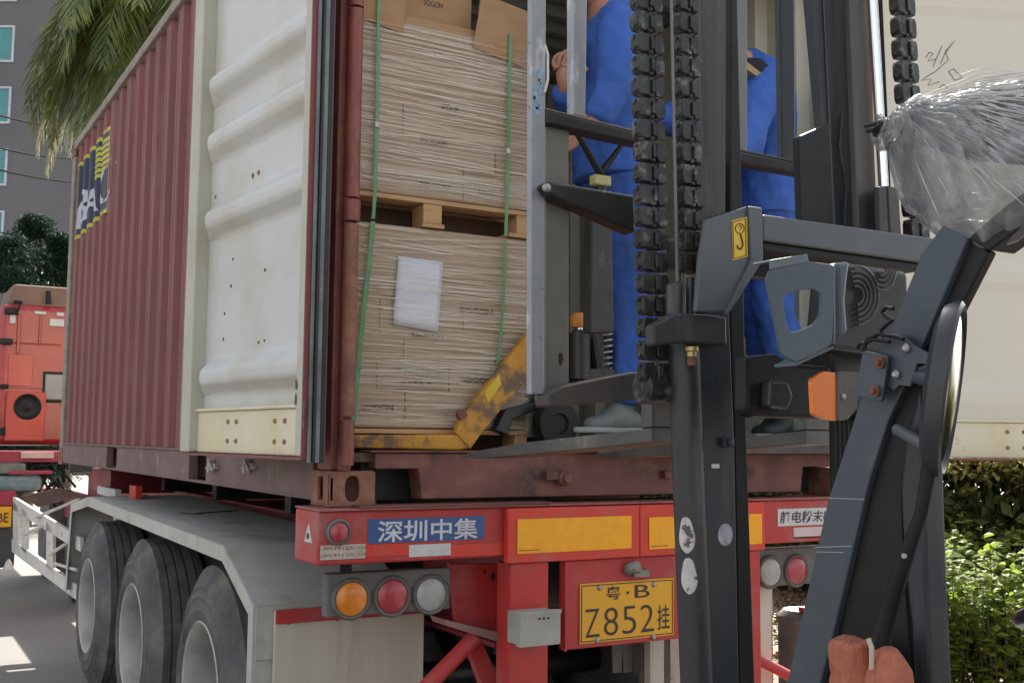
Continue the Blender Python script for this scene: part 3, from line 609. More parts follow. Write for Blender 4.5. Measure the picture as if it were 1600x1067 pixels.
# pallets
def pallet(z0,z1,label):
    t=thing('wooden_pallet',label,'pallet',((XL0+XL1)/2,.75,z0),'wooden pallets under the wrapped loads')
    hb=z1-z0; 
    m_=MB(); 
    for k in range(7): y=YL0+k*(YL1-YL0-.1)/6; m_.box(XL0,XL1,y,y+.1,z1-.018,z1-.001)
    m_.build('top_board',wood,t,bevel=.002)
    m_=MB()
    for x in(XL0,XL0+.345,XL1-.09): m_.box(x,x+.09,YL0,YL1,z0+.001,z0+.016)
    m_.build('bottom_board',wood,t,bevel=.002)
    MB().box(XL0+.01,XL1-.01,YL0+.16,YL0+.18,z0+.0165,z1-.0185).build('pallet_shade_panel',M('painted_shade_brown',(.11,.06,.03),.8,c2=(.07,.04,.02),s=9),t)  # dark panel added to paint the shade inside the pallet openings
    for x,xe in((XL0,XL0+.04),(W(662,320,y=YL0).x,W(692,320,y=YL0).x),(W(808,340,y=YL0).x,XL1)):
        for y in(YL0+.003,.70,YL1-.103): MB().box(x+.001,xe-.001,y,y+.1,z0+.0165,z1-.0185).build('block',wood,t,bevel=.003)
pallet(zlt+.004,zub-.001,'pale wooden pallet between the upper and lower wrapped loads')
MB
ZP=zlb-.11
pallet(ZP-.0+.0,zlb-.001,'dirty wooden pallet under the lower load, on the yellow jack forks')
# ------------------------------------------------------------------ pallet jack
pj=thing('pallet_jack','yellow hand pallet jack with black pump and steel spring at the container door','pallet jack',(.9,.3,ZF))
f_=MB(); pts=[W(a,b,y=.10) for a,b in((545,679),(712,679),(720,678),(735,700),(722,703),(545,700))]; f_.prism(pts,(0,.14,0)); f_.build('fork',jackyel,pj,bevel=.006)
f_=MB(); f_.prism([p+V((0,.42,0)) for p in pts],(0,.14,0)); f_.build('fork',jackyel,pj,bevel=.006)
f_=MB(); pts=[W(a,b,y=.095) for a,b in((712,676),(722,650),(832,512),(840,525),(838,575),(752,678),(735,702))]; f_.prism(pts,(0,.03,0)); f_.prism([p+V((0,.53,0)) for p in pts],(0,.03,0))
f_.each('frame_plate',jackyel,pj,bevel=.004)
f_=MB(); p1=[W(a,b,y=.127) for a,b in((722,655),(832,520),(836,540),(730,672))]; f_.prism(p1,(0,.494,0)); f_.build('frame_plate',M('dark_yellow_jack_paint',(.34,.17,.03),.6,c2=(.2,.12,.05),s=6),pj,bevel=.004)
f_=MB(); q=[W(a,b,y=.094) for a,b in((757,612),(780,584),(783,600),(762,630))]; f_.prism(q,(0,-.001,0)); f_.build('paint_patch',M('fresh_yellow',(.75,.50,.02),.4),pj)
f_=MB(); a=W(748,640,y=.08); f_.lathe(W(719,648,y=.1),(0,-1,0),[(.018,0),(.018,.02),(.008,.02)],14); f_.build('pivot_pin',rustbolt,pj)
pc=W(908,560,y=.10); pc.y=.10
def L(px,py,y): return W(px,py,y=y)
py_=.02
a0,a1=L(906,592,py_),L(906,520,py_); mm=MB(); mm.tube([a0,a1],.042,18); mm.tube([a1,a1+V((0,0,.01))],.03,16); mm.obox(L(925,590,py_+.02),(.07,0,0),(0,.05,0),(0,0,.03)); mm.build('pump',blackm,pj,smooth=True)
MB().tube([a1,L(906,502,py_)],.014,14).build('piston',chrome,pj,smooth=True)
ca=L(904,505,py_); MB().lathe((ca.x,ca.y,L(904,512,py_).z),(0,0,1),[(.03,0),(.034,.012),(.033,.035),(.022,.055),(0,.058)],20).build('pump_cap',M('orange_cap',(.62,.24,.02),.45,c2=(.4,.15,.02),s=20),pj,smooth=True)
MB().tube([L(930,525,py_),L(940,590,py_)],.035,14).obox(L(932,548,py_+.03),(.035,0,0),(0,.03,0),(0,0,.05)).build('pump_housing',blackm,pj,bevel=.006)
cs=MB(); b0,b1=L(948,575,py_-.03),L(949,520,py_-.03); pts=[b0.lerp(b1,k/84)+V((.020*math.cos(k*.45),.020*math.sin(k*.45),0)) for k in range(85)]; cs.tube(pts,.0045,6); cs.build('spring',steel,pj,smooth=True)
MB().tube([b0,b1+V((0,0,.02))],.009,8).build('spring_rod',blackm,pj)
wc=L(868,662,.05); MB().lathe(wc+V((0,.03,0)),(0,-1,0),[(.03,0),(.085,.002),(.09,.012),(.09,.05),(.085,.06),(.04,.062),(.035,.05),(0,.05)],28).build('steer_wheel',black,pj,smooth=True)
mm=MB(); mm.prism([L(a,b,.1) for a,b in((775,672),(790,640),(850,625),(862,632),(800,655),(795,680))],(0,.3,0)); mm.build('axle_bracket',blackm,pj,bevel=.004)
bo=L(891,603,-.02); MB().lathe(bo,(0,-1,0),[(.012,0),(.012,.006),(.006,.008),(.006,.004),(0,.004)],12).build('bolt',steel,pj)
mm=MB(); mm.prism([L(a,b,-.26) for a,b in((925,335),(956,335),(960,520),(922,520))],(0,.05,0)); mm.tube([L(940,340,-.24),L(938,275,-.24)],.024,12); mm.build('handle_shaft',blackm,pj,bevel=.006)
mm=MB(); mm.tube([L(938,272,-.24),L(900,206,-.24),L(985,208,-.24),L(938,272,-.24)],.014,10); mm.build('handle_loop',black,pj,smooth=True)
mm=MB(); mm.obox(L(938,283,-.255),(.035,0,0),(0,.02,0),(0,0,.018)); mm.build('handle_boss',M('faded_yellow_green',(.42,.40,.16),.5),pj,bevel=.005)
# ------------------------------------------------------------------ skinned figures
def skinned(name,joints,edges,mat,parent=None,root=0,sub=2,tex=None):
    me=bpy.data.meshes.new(name); off=wloc(parent) if parent else V((0,0,0)); keys=list(joints)
    me.from_pydata([V(joints[k][0])-off for k in keys],[(keys.index(a),keys.index(b)) for a,b in edges],[]); me.materials.append(mat)
    o=bpy.data.objects.new(name,me); scene.collection.objects.link(o); o.parent=parent
    md=o.modifiers.new('skin','SKIN'); md.use_smooth_shade=True
    if not me.skin_vertices:
        bpy.context.view_layer.objects.active=o
    for i,k in enumerate(keys):
        r=joints[k][1]; r=r if isinstance(r,tuple) else (r,r); sv=me.skin_vertices[0].data[i]; sv.radius=r; sv.use_root=(i==root)
    sd_=o.modifiers.new('sub','SUBSURF'); sd_.levels=sub; sd_.render_levels=sub
    if tex:
        tx=bpy.data.textures.get('cloth_folds') or bpy.data.textures.new('cloth_folds','CLOUDS'); tx.noise_scale=.09; dm=o.modifiers.new('folds','DISPLACE'); dm.texture=tx; dm.strength=tex; dm.mid_level=.5; dm.texture_coords='LOCAL'
    return o
def hand(J,E,root,wr,dirv,side,palmn,curl=.9,sc=1.1):
    """five fingers rooted in the palm; dirv points to the fingers, side towards the thumb, palmn the way they curl"""
    d,s,pn=V(dirv).normalized(),V(side).normalized(),V(palmn).normalized(); w0=V(wr)
    J[root+'palm']=(w0+d*.045*sc,(.036*sc,.018*sc)); E.append((root,root+'palm'))
    for i,(so,ln) in enumerate(((.028,.072),(.010,.080),(-.009,.074),(-.027,.058))):
        b=w0+d*.085*sc+s*so*sc; prev=root+'palm'; ang=0; p=b
        for j,fl in enumerate((.0,.42,.32,.26)):
            if j: 
                ang+=curl*.75; p=p+(d*math.cos(ang)+pn*math.sin(ang))*ln*fl*sc*1.05
            k=f'{root}f{i}{j}'; J[k]=(p,.0095*sc-.0008*j); E.append((prev,k)); prev=k
    p=w0+d*.03*sc+s*.035*sc; prev=root+'palm'
    for j in range(3): k=f'{root}t{j}'; J[k]=(p,.011*sc-.001*j); E.append((prev,k)); prev=k; p=p+(d*.55+s*.5+pn*(.3+.3*j)).normalized()*.032*sc
def garment(name,chains,mat,t,side):
    mb=MB(); n=24
    for ch in chains:
        vs=[]; k=len(ch)
        for i,(p,(ra,rb)) in enumerate(ch):
            tv=(ch[min(i+1,k-1)][0]-ch[max(i-1,0)][0]).normalized(); a=(side-tv*side.dot(tv))
            if a.length<.3: a=tv.cross(V((0,0,1)))
            a.normalize(); b=tv.cross(a); vs+=[p+a*math.cos(q)*ra+b*math.sin(q)*rb for q in (2*math.pi*j/n for j in range(n))]
        mb.add(vs,[(i*n+j,i*n+(j+1)%n,(i+1)*n+(j+1)%n,(i+1)*n+j) for i in range(k-1) for j in range(n)]+[tuple(range(n)),tuple((k-1)*n+j for j in range(n))])
    o=mb.build(name,mat,t,smooth=True)
    r=o.modifiers.new('remesh','REMESH'); r.mode='VOXEL'; r.voxel_size=.011; r.use_smooth_shade=True
    s_=o.modifiers.new('smooth','SMOOTH'); s_.factor=.5; s_.iterations=12
    for nm,sc_,st_ in(('cloth_folds',.16,.05),('cloth_creases',.055,.014)):
        tx=bpy.data.textures.get(nm) or bpy.data.textures.new(nm,'CLOUDS'); tx.noise_scale=sc_; tx.noise_depth=2; dm=o.modifiers.new(nm,'DISPLACE'); dm.texture=tx; dm.strength=st_; dm.mid_level=.5; dm.texture_coords='LOCAL'
    return o
def worker(label,J0,base,hands,blk,shoe=None):
    t=thing('person',label,'person',base)
    J=dict(J0); E=[('pelvis','spine'),('spine','chest'),('chest','neck'),('neck','head0'),('head0','head1'),('chest','shl'),('chest','shr'),('shl','ell'),('shr','elr'),('ell','wrl'),('elr','wrr'),('pelvis','hipl'),('pelvis','hipr'),('hipl','knl'),('hipr','knr'),('knl','anl'),('knr','anr'),]
    B={k:(p,(r if not isinstance(r,tuple) else r)) for k,(p,r) in J.items()}; EB=list(E)
    for root,dv,sd2,pn,cu in hands: hand(B,EB,root,J[root][0],dv,sd2,pn,cu)
    for k in list(B):
        if k in('pelvis','spine','chest','hipl','hipr','knl','knr','shl','shr','ell','elr'):
            r=B[k][1]; r=r if isinstance(r,tuple) else (r,r); B[k]=(B[k][0],(r[0]*.8,r[1]*.8))
    for q in('tol','tor'): B.pop(q)
    body=skinned('body',B,EB,skin,t,root=list(B).index('pelvis'))
    def rr(k):
        r=J[k][1]; return r if isinstance(r,tuple) else (r,r)
    sidev=(J['shr'][0]-J['shl'][0]); sidev.z=0; sidev.normalize()
    P=lambda k:J[k][0]
    hem=P('pelvis')+V((0,0,-.16))
    garment('jacket',[[(hem,(.20,.165)),(P('pelvis'),(.185,.15)),(P('spine'),(.18,.145)),(P('spine').lerp(P('chest'),.6),(.20,.15)),(P('chest')+V((0,0,.02)),(.205,.14)),(P('chest').lerp(P('neck'),.5),(.13,.11)),(P('chest').lerp(P('neck'),.72),(.075,.08))],
      *[[(P('chest').lerp(P('sh'+q),.4),(.10,.10)),(P('sh'+q),(.088,.088)),(P('sh'+q).lerp(P('el'+q),.5),(.080,.080)),(P('el'+q),(.076,.076)),(P('el'+q).lerp(P('wr'+q),.5),(.066,.066)),(P('el'+q).lerp(P('wr'+q),.97),(.050,.050))] for q in 'lr']],cloth_blue,t,sidev)
    garment('trousers',[[(P('pelvis')+V((0,0,.05)),(.155,.125)),(P('pelvis')+V((0,0,-.12)),(.165,.135)),(P('hipl').lerp(P('hipr'),.5)+V((0,0,-.02)),(.15,.13))],
      *[[(P('hip'+q),(.105,.11)),(P('hip'+q).lerp(P('kn'+q),.5),(.098,.10)),(P('kn'+q),(.088,.092)),(P('kn'+q).lerp(P('an'+q),.6),(.084,.09)),(P('an'+q)+V((0,0,.045)),(.080,.086)),(P('an'+q)+V((0,0,-.02)),(.086,.10))] for q in 'lr']],cloth_blue2,t,sidev)
    for s_ in 'lr':
        a,b=J['an'+s_][0],J['to'+s_][0]; z=blk; fl=V((b.x-a.x,b.y-a.y,0)).normalized(); c=V((a.x,a.y,z))
        sh_={'heel':(c-fl*.05+V((0,0,.045)),(.043,.045)),'mid':(c+fl*.06+V((0,0,.05)),(.045,.048)),'ball':(c+fl*.15+V((0,0,.036)),(.050,.034)),'toe':(c+fl*.21+V((0,0,.030)),(.036,.028)),'top':(c+V((0,0,.12)),.052)}
        skinned('shoe',sh_,[('heel','mid'),('mid','ball'),('ball','toe'),('mid','top')],shoem if shoe is None else shoe,t)
        so=MB(); side=fl.cross(V((0,0,1))); pr_=[(-.095,.035),(-.02,.042),(.08,.042),(.15,.050),(.22,.042),(.255,.015)]
        pts=[c+fl*x+side*y_ for x,y_ in pr_]+[c+fl*x-side*y_ for x,y_ in reversed(pr_)]; so.prism([p+V((0,0,.001)) for p in pts],(0,0,.022)); so.build('shoe_sole',M('pale_sole',(.32,.33,.31),.6),t,bevel=.006)
    # head: hair cap, ears, nose
    h0,h1=J['head0'][0],J['head1'][0]; return t
ya_=.02
def Q(px,py,y): return W(px,py,y=y)
ZS=W(945,677,y=ya_).z
JA={'pelvis':(Q(957,225,ya_+.05),(.165,.125)),'spine':(Q(957,140,ya_+.05),(.16,.12)),'chest':(Q(962,45,ya_+.03),(.175,.13)),'neck':(Q(940,-2,ya_),.058),'head0':(Q(926,-24,ya_),(.075,.082)),'head1':(Q(914,-66,ya_),(.085,.095)),
 'shl':(Q(938,25,ya_+.22),.068),'shr':(Q(968,28,ya_-.17),.07),'ell':(Q(893,168,ya_+.16),.05),'elr':(Q(962,125,ya_-.24),.055),'wrl':(Q(884,138,ya_+.02),.032),'wrr':(Q(932,190,ya_-.20),.034),
 'hipl':(Q(938,270,ya_+.13),.095),'hipr':(Q(975,270,ya_-.05),.095),'knl':(Q(985,430,ya_+.16),.062),'knr':(Q(993,430,ya_-.03),.064),'anl':(Q(985,600,ya_+.22),.044),'anr':(Q(982,620,ya_),.044),'tol':(Q(940,665,ya_+.2),.03),'tor':(Q(905,660,ya_),.03)}
A=worker('worker in blue overalls leaning over the black jack handle, feet in grey shoes',JA,(Q(960,670,ya_).x,ya_,ZS),[('wrl',(-.4,-.2,1),(.6,-.5,0),(1,-.3,.2),.7),('wrr',(-.5,.3,-.5),(.2,-.2,1),(-.2,1,-.1),1.0)],ZS-.0)
def face(t,J,fd):
    h0,h1=J['head0'][0],J['head1'][0]; c=h0.lerp(h1,.55); fd=V(fd).normalized(); sd2=fd.cross(V((0,0,1))).normalized()
    m_=MB(); m_.lathe(c+fd*.075+V((0,0,-.012)),fd+V((0,0,-.5)),[(.016,0),(.014,.02),(.004,.034)],10)
    for s in(-1,1): m_.lathe(c+sd2*s*.088,sd2*s+V((0,0,.1)),[(.012,-.01),(.03,.0),(.028,.008),(.01,.012)],12)
    m_.build('nose_and_ears',skin,t,smooth=True)
    m_=MB()
    for s in(-1,1): m_.lathe(c+fd*.078+sd2*s*.032+V((0,0,.018)),fd,[(.012,0),(.009,.006),(0,.008)],10)
    m_.build('eyes',ink,t,smooth=True)
    m_=MB(); m_.obox(c+fd*.088+V((0,0,-.055)),sd2*.024,fd*.003,V((0,0,.005))); m_.build('mouth',M('lip',(.35,.11,.09),.5),t,bevel=.002)
    m_=MB(); prf=[(.01,.118)]+[(.108*math.sin(a),.108*math.cos(a)) for a in (k*.16 for k in range(1,12))]; m_.lathe(c-fd*.022+V((0,0,.015)),V((0,0,1))-fd*.55,prf,24); m_.build('hair',hairm,t,smooth=True)
face(A,JA,(-1,.1,-.5))
yb_=.2; ZS2=W(1220,686,y=yb_).z
JB={'pelvis':(Q(1193,290,yb_),(.165,.12)),'spine':(Q(1189,210,yb_),(.155,.12)),'chest':(Q(1181,135,yb_),(.175,.13)),'neck':(Q(1138,84,yb_-.03),.058),'head0':(Q(1124,62,yb_-.05),(.075,.082)),'head1':(Q(1112,24,yb_-.05),(.085,.095)),
 'shl':(Q(1157,105,yb_+.2),.066),'shr':(Q(1197,122,yb_-.15),.068),'ell':(Q(1075,190,yb_+.05),.05),'elr':(Q(1167,225,yb_-.3),.052),'wrl':(Q(992,178,yb_-.12),.032),'wrr':(Q(1117,250,yb_-.3),.034),
 'hipl':(Q(1180,330,yb_+.1),.098),'hipr':(Q(1206,330,yb_-.08),.098),'knl':(Q(1187,480,yb_+.12),.066),'knr':(Q(1209,480,yb_-.08),.068),'anl':(Q(1222,640,yb_+.15),.046),'anr':(Q(1245,640,yb_-.03),.046),'tol':(Q(1187,680,yb_+.12),.03),'tor':(Q(1197,680,yb_-.03),.03)}
B_=worker('worker in blue overalls standing with back turned between the forklift masts',JB,(Q(1190,680,yb_).x,yb_,ZS2),[('wrl',(-.8,-.1,.6),(.5,-.4,.8),(-.3,1,.2),.8),('wrr',(-1,-.1,.1),(.1,-.2,1),(-.1,1,-.2),.9)],ZS2,M('black_green_shoe',(.03,.04,.032),.6))
face(B_,JB,(-1,.1,-.3))
mm=MB(); mm.prism([Q(a,b,yb_-.22) for a,b in((1166,96),(1206,128),(1204,134),(1166,108))],(0,.03,0)); mm.build('jacket_yoke_trim',M('tan_trim',(.40,.30,.14),.7),B_)
mm=MB(); mm.prism([Q(a,b,yb_-.215) for a,b in((1164,90),(1190,92),(1216,118),(1216,134),(1200,126),(1166,104))],(0,.03,0)); mm.build('jacket_yoke',M('black_yoke',(.012,.012,.016),.8),B_)
# raised steel plate the workers stand on
dp=MB(); dp.box(.98,CW-.12,-.12,1.4,ZF+.002,min(ZS,ZS2)-.003); tag(dp.build('loading_platform',M('worn_platform_steel',(.10,.085,.075),.55,metal=.3,c2=(.07,.055,.05),s=8,bump=.2),bevel=.005),'low worn steel platform under the workers on the container floor','platform')
# ------------------------------------------------------------------ semi trailer
tr=thing('semi_trailer','red skeletal semi trailer with grey mudguards carrying the maroon container','trailer',(1.22,4,0))
YB=-.06
X0=W(497,800,y=YB).x; ZB1=W(600,790,y=YB).z; ZB0=W(600,879,y=YB).z; print('beam',X0,ZB0,ZB1)
XR=2.44-X0; ZB1=min(ZB1,ZB-.013)
bm_=MB(); bm_.box(X0,XR,YB,.16,ZB0,ZB1-.008); bm_.build('rear_beam',red,tr,bevel=.008)
MB().box(X0,XR,YB-.012,.16,ZB1-.007,ZB1-.001).build('beam_top_flange',M('worn_pink_edge',(.40,.17,.14),.6,c2=(.3,.09,.08),s=9),tr)
xm0,xm1=W(793,830,y=YB-.03).x,2.44-W(793,830,y=YB-.03).x; zm0=W(793,881,y=YB-.03).z
MB().box(xm0,xm1,YB-.03,YB-.002,zm0,ZB1-.012).build('middle_plate',redb,tr,bevel=.005)
def onb(pxs,y,t=.003):   # rectangle on plane y from px bounds (x0,y0,x1,y1)
    a=W(pxs[0],(pxs[1]+pxs[3])/2,y=y); b=W(pxs[2],(pxs[1]+pxs[3])/2,y=y); zt=(W(pxs[0],pxs[1],y=y).z+0); zb=W(pxs[0],pxs[3],y=y).z; return a.x,b.x,zb,zt
def plate(name,pxs,y,mat,parent,t=.003,bevel=0):
    x0,x1,z0,z1=onb(pxs,y); o=MB().box(x0,x1,y-t,y-.0003,z0,z1).build(name,mat,parent,bevel=bevel); return o,(x0,x1,z0,z1)
for pxr in((808,811,986,865),(1014,808,1190,858)):
    pl,bb_=plate('yellow_reflector',pxr,YB-.031,amber,tr,.003)
    x0,x1,z0,z1=bb_; MB().box(x0+.006,x0+.09,YB-.0355,YB-.0342,z0+.010,z0+.0125).build('reflector_print',M('brown_line',(.25,.10,.02),.6),pl)
MB().tube([(W(1000,840,y=YB-.03).x,YB-.0305,zm0+.002),(W(1000,840,y=YB-.03).x,YB-.0305,ZB1-.014)],.003,6).build('weld_seam',red,tr)
YP=YB-.0005
sg,bb_=plate('blue_sign',(575,811,757,849),YP,signblue,tr,.002)
x0,x1,z0,z1=bb_; hh=z1-z0
m_=MB(); text(m_,'深圳中集',(x0+(x1-x0)*.075,YP-.003,z0+hh*.03),(1,0,0),(0,0,1),(x1-x0)*.86,hh*.90,(0,-1,0),bold=.016,off=.0012); m_.build('sign_letters',M('letter_white',(.60,.62,.66),.5),sg,fix=False)
for k,(a,b,mt) in enumerate(((569,639,redb),(639,704,white),(704,790,redb))): plate('warning_tape',(a,851,b,870),YP,mt,tr,.0015)
st_,bb_=plate('rating_sticker',(500,852,571,875),YP-.0016,dirtyw,tr,.001)
m_=MB()
for r_ in range(2):
    for q_,ch_ in enumerate(('APJ','M1','LPL','1.14')): text(m_,ch_,(bb_[0]+.01+q_*.04,YP-.003,bb_[2]+.008+r_*.022),(1,0,0),(0,0,1),.028,.010,(0,-1,0),off=.0006)
m_.build('sticker_print',M('print_brown',(.20,.08,.05),.7),st_,fix=False)
c=W(528,831,y=YP); ml=MB(); ml.lathe(c,(0,-1,0),[(.043,0),(.043,.010),(.036,.016),(.033,.010)],28); mo=ml.build('marker_light',lampgrey,tr,smooth=True); MB().lathe(c,(0,-1,0),[(.032,.004),(.032,.012),(.022,.019),(0,.021)],28).build('lens',lensr,mo,smooth=True)
# triangle mark and white flaw on the end of the beam
c=W(487,838,x=X0); tm=MB(); a=V((X0,YB+.045,c.z-.02)); tm.prism([a,a+V((0,.07,0)),a+V((0,.035,.06))],(-.003,0,0)); tm.build('triangle_mark',white,tr)
c_=a+V((-.003,.035,.02)); MB().lathe(c_,(-1,0,0),[(.010,0),(.010,.002)],14).build('mark_dot',ink,tr)
# right stickers
st2,bb2=plate('name_sticker',(1215,795,1322,822),YP,white,tr,.0015)
m_=MB(); hh=bb2[3]-bb2[2]; text(m_,'静电粉末喷涂',(bb2[0]+.012,YP-.002,bb2[2]+hh*.16),(1,0,0),(0,0,1),(bb2[1]-bb2[0])*.93,hh*.70,(0,-1,0),bold=.005,off=.001,shear=.15); m_.build('sticker_letters',ink,st2,fix=False)
plate('small_sticker',(1240,824,1322,841),YP,M('pink_sticker',(.6,.42,.40),.5,c2=(.6,.5,.47),s=30),tr,.001)
plate('warning_tape',(1176,842,1300,850),YP,red,tr,.001)
# red ledge strips above the beam
MB().box(W(560,780,y=YB).x,W(858,780,y=YB).x,YB-.02,.0,ZB1,ZB1+.008).build('ledge_strip',sillm,tr,bevel=.002)
# tail light clusters
def cluster(pxb,lens,y,rr):
    x0,x1,z0,z1=onb(pxb,y); mb=MB(); mb.box(x0,x1,y,y+.055,z0,z1); o=mb.build('tail_light',lampgrey,tr,bevel=.008)
    for px,py,mt,nm in lens:
        c=W(px,py,y=y); MB().lathe(c,(0,-1,0),[(rr*1.28,.0),(rr*1.28,.006),(rr*1.18,.014),(rr*1.04,.010),(rr*1.02,.002)],32).build('lens_ring',lampgrey,o,smooth=True)
        MB().lathe(c,(0,-1,0),[(rr,.001),(rr,.010),(rr*.8,.017),(rr*.4,.021),(0,.022)],32).build(nm,mt,o,smooth=True)
    return o
cluster((511,897,704,966),((548,935,lensa,'amber_lens'),(612,931,lensr,'red_lens'),(672,928,lensw,'clear_lens')),.03,.055)
cluster((1178,858,1330,918),((1202,893,lensw,'clear_lens'),(1243,891,lensr,'red_lens')),.03,.055)
lp=W(540,885,y=.04); MB().box(lp.x-.02,lp.x+.02,.035,.045,lp.z-.05,ZB0).build('lamp_bracket',black,tr)
# licence panel
YL=YB-.01
x0,x1,z0,z1=onb((880,884,1068,1016),YL); x1+=.02; MB().box(x0,x1,YL,YL+.03,z0,zm0-.002).build('licence_panel',red,tr,bevel=.005)
MB().box(x0-.004,x0+.004,YL-.02,YL-.0005,z0,zm0-.004).build('panel_lip',red,tr)
x0,x1,z0,z1=onb((905,912,1052,1006),YL-.002); print('plate',x1-x0,z1-z0)
np_=MB().box(x0,x1,YL-.006,YL-.002,z0,z1).build('licence_plate',plateyel,tr,bevel=.004)
wp,hp_=x1-x0,z1-z0; m_=MB(); yy=YL-.0065
text(m_,'粤',(x0+wp*.27,yy,z0+hp_*.70),(1,0,0),(0,0,1),wp*.145,hp_*.23,(0,-1,0),bold=.012,off=.0012)
text(m_,'B',(x0+wp*.57,yy,z0+hp_*.70),(1,0,0),(0,0,1),wp*.16,hp_*.22,(0,-1,0),bold=.0,off=.0012)
m_.lathe((x0+wp*.495,yy,z0+hp_*.80),(0,-1,0),[(.006,0),(.006,.001)],12)
for i,chh in enumerate('Z852'): text(m_,chh,(x0+wp*(.055+.192*i),yy,z0+hp_*.10),(1,0,0),(0,0,1),wp*.145,hp_*.47,(0,-1,0),bold=-.012,off=.0012)
text(m_,'挂',(x0+wp*.815,yy,z0+hp_*.12),(1,0,0),(0,0,1),wp*.135,hp_*.42,(0,-1,0),bold=.006,off=.0012)
m_.build('plate_characters',M('plate_ink',(.035,.025,.03),.5),np_,fix=False)
fr=MB(); 
for a in((x0+.006,x0+.009,z0+.006,z1-.006),(x1-.009,x1-.006,z0+.006,z1-.006)): fr.box(a[0],a[1],YL-.0075,YL-.0062,a[2],a[3])
for z in(z0+.006,z1-.009): fr.box(x0+.009,x1-.009,YL-.0075,YL-.0062,z,z+.003)
fr.build('plate_border',_mats['plate_ink'],np_)
for px,py in((937,918),(1022,913),(933,1000),(1021,995)):
    c=W(px,py,y=YL-.006); MB().lathe(c,(0,-1,0),[(.010,0),(.010,.004),(.005,.007)],10).build('plate_bolt',steel,np_)
c=W(988,893,y=YL-.01); pl_=MB(); pl_.lathe(c+V((0,0,.012)),(0,-.6,-1),[(.018,-.02),(.034,-.012),(.036,.012),(.026,.022),(0,.024)],18); pl_.obox(c+V((.03,-.0,-.006)),(.035,0,0),(0,.018,0),(0,0,.012)); pl_.build('plate_lamp',M('pale_lamp_metal',(.38,.36,.32),.45,c2=(.12,.12,.11),s=14,metal=.3),tr,smooth=True)
# posts below the beam
def post(pxs,y,z0,mat,d=.10,nm='support_post'):
    a,b,_,_=onb(pxs,y); MB().box(a,b,y,y+d,z0,ZB0-.002 if y>=YB else zm0-.001).build(nm,mat,tr,bevel=.006)
post((797,882,857,1067),YB-.02,.42,red)
xa=2.44-W(797,930,y=YB-.02).x; xb=2.44-W(857,930,y=YB-.02).x; MB().box(xb,xa,YB-.02,.08,.42,zm0-.001).build('support_post',red,tr,bevel=.006)
MB().box(-.02,2.46,YB-.02,.06,.36,.46).build('underrun_bar',red,tr,bevel=.01)
jb,bb_=plate('junction_box',(806,955,869,1010),YB-.09,M('weathered_white_box',(.42,.41,.36),.6,c2=(.34,.33,.28),s=8,c4=(.10,.09,.07),s4=18,lo4=.68,hi4=.72),tr,.03,.004)
x0,x1,z0,z1=bb_; MB().box(x0+.005,x1-.005,YB-.0895,YB-.021,z0+.005,z1-.005).build('box_back',_mats['weathered_white_box'],jb,bevel=.004); MB().box(x0-.001,x1+.001,YB-.1225,YB-.12,z1-.012,z1+.002).build('box_lid',_mats['weathered_white_box'],jb)
m_=MB(); 
for k in range(3): m_.lathe((x0+.075+.018*k,YB-.1205,z1-.025),(0,-1,0),[(.004,0),(.004,.002)],8)
m_.build('screw',ink,jb)
# main rails and cross structure
for x in(.72,1.60): 
    m_=MB(); m_.box(x,x+.12,.17,9.4,ZB0-.02,ZB0+.0); m_.box(x,x+.12,.17,9.4,ZB0-.36,ZB0-.34); m_.box(x+.054,x+.066,.17,9.4,ZB0-.34,ZB0-.02); m_.build('main_rail',redd,tr,bevel=.004)
# red gusset plate seen under the beam
gp=MB(); pts=[W(a,b,y=.10) for a,b in((702,880),(795,880),(795,1000),(712,972))]; gp.prism(pts,(0,.02,0)); gp.build('gusset_plate',red,tr,bevel=.003)
gl=MB(); gl.prism([W(a,b,y=.0) for a,b in((695,968),(797,992),(797,1008),(700,978))],(0,.12,0)); gl.build('gusset_flange',M('dusty_red',(.30,.16,.13),.7),tr)
hl=MB()
for px,py,rx,rz in((770,900,.010,.014),(757,893,.006,.008),(782,932,.013,.026)):
    c=W(px,py,y=.0995); pts=[c+V((rx*math.cos(k*.5236),0,rz*math.sin(k*.5236))) for k in range(12)]; hl.prism(pts,(0,.0008,0))
hl.build('rail_hole',ink,tr)
for y in(.9,2.0,3.4,4.8,6.2,7.6,9.2): MB().box(.55,1.9,y,y+.09,ZB0+.02,ZB1-.03).build('cross_bearer',blackm,tr,bevel=.004)  # bearers coloured black to paint the shadow under the container
def stick(a,b,r,mat=red,nm='brace'): MB().tube([a,b],r,12).build(nm,mat,tr,smooth=True)
stick(W(742,995,y=.05),W(640,1100,y=.05),.028); 
m_=MB(); m_.prism([W(a,b,y=.08) for a,b in((728,1000),(752,1000),(800,1100),(765,1100))],(0,.04,0)); m_.build('brace',red,tr,bevel=.003)
stick(W(1170,1022,y=.02),W(1290,1085,y=.02),.022)
wr=MB(); wr.tube([W(800,1005,y=-.02),W(797,1030,y=-.03),W(786,1052,y=-.02),W(780,1090,y=-.02)],.004,6); wr.build('thin_wire',M('wire_green',(.12,.16,.12),.6),tr)
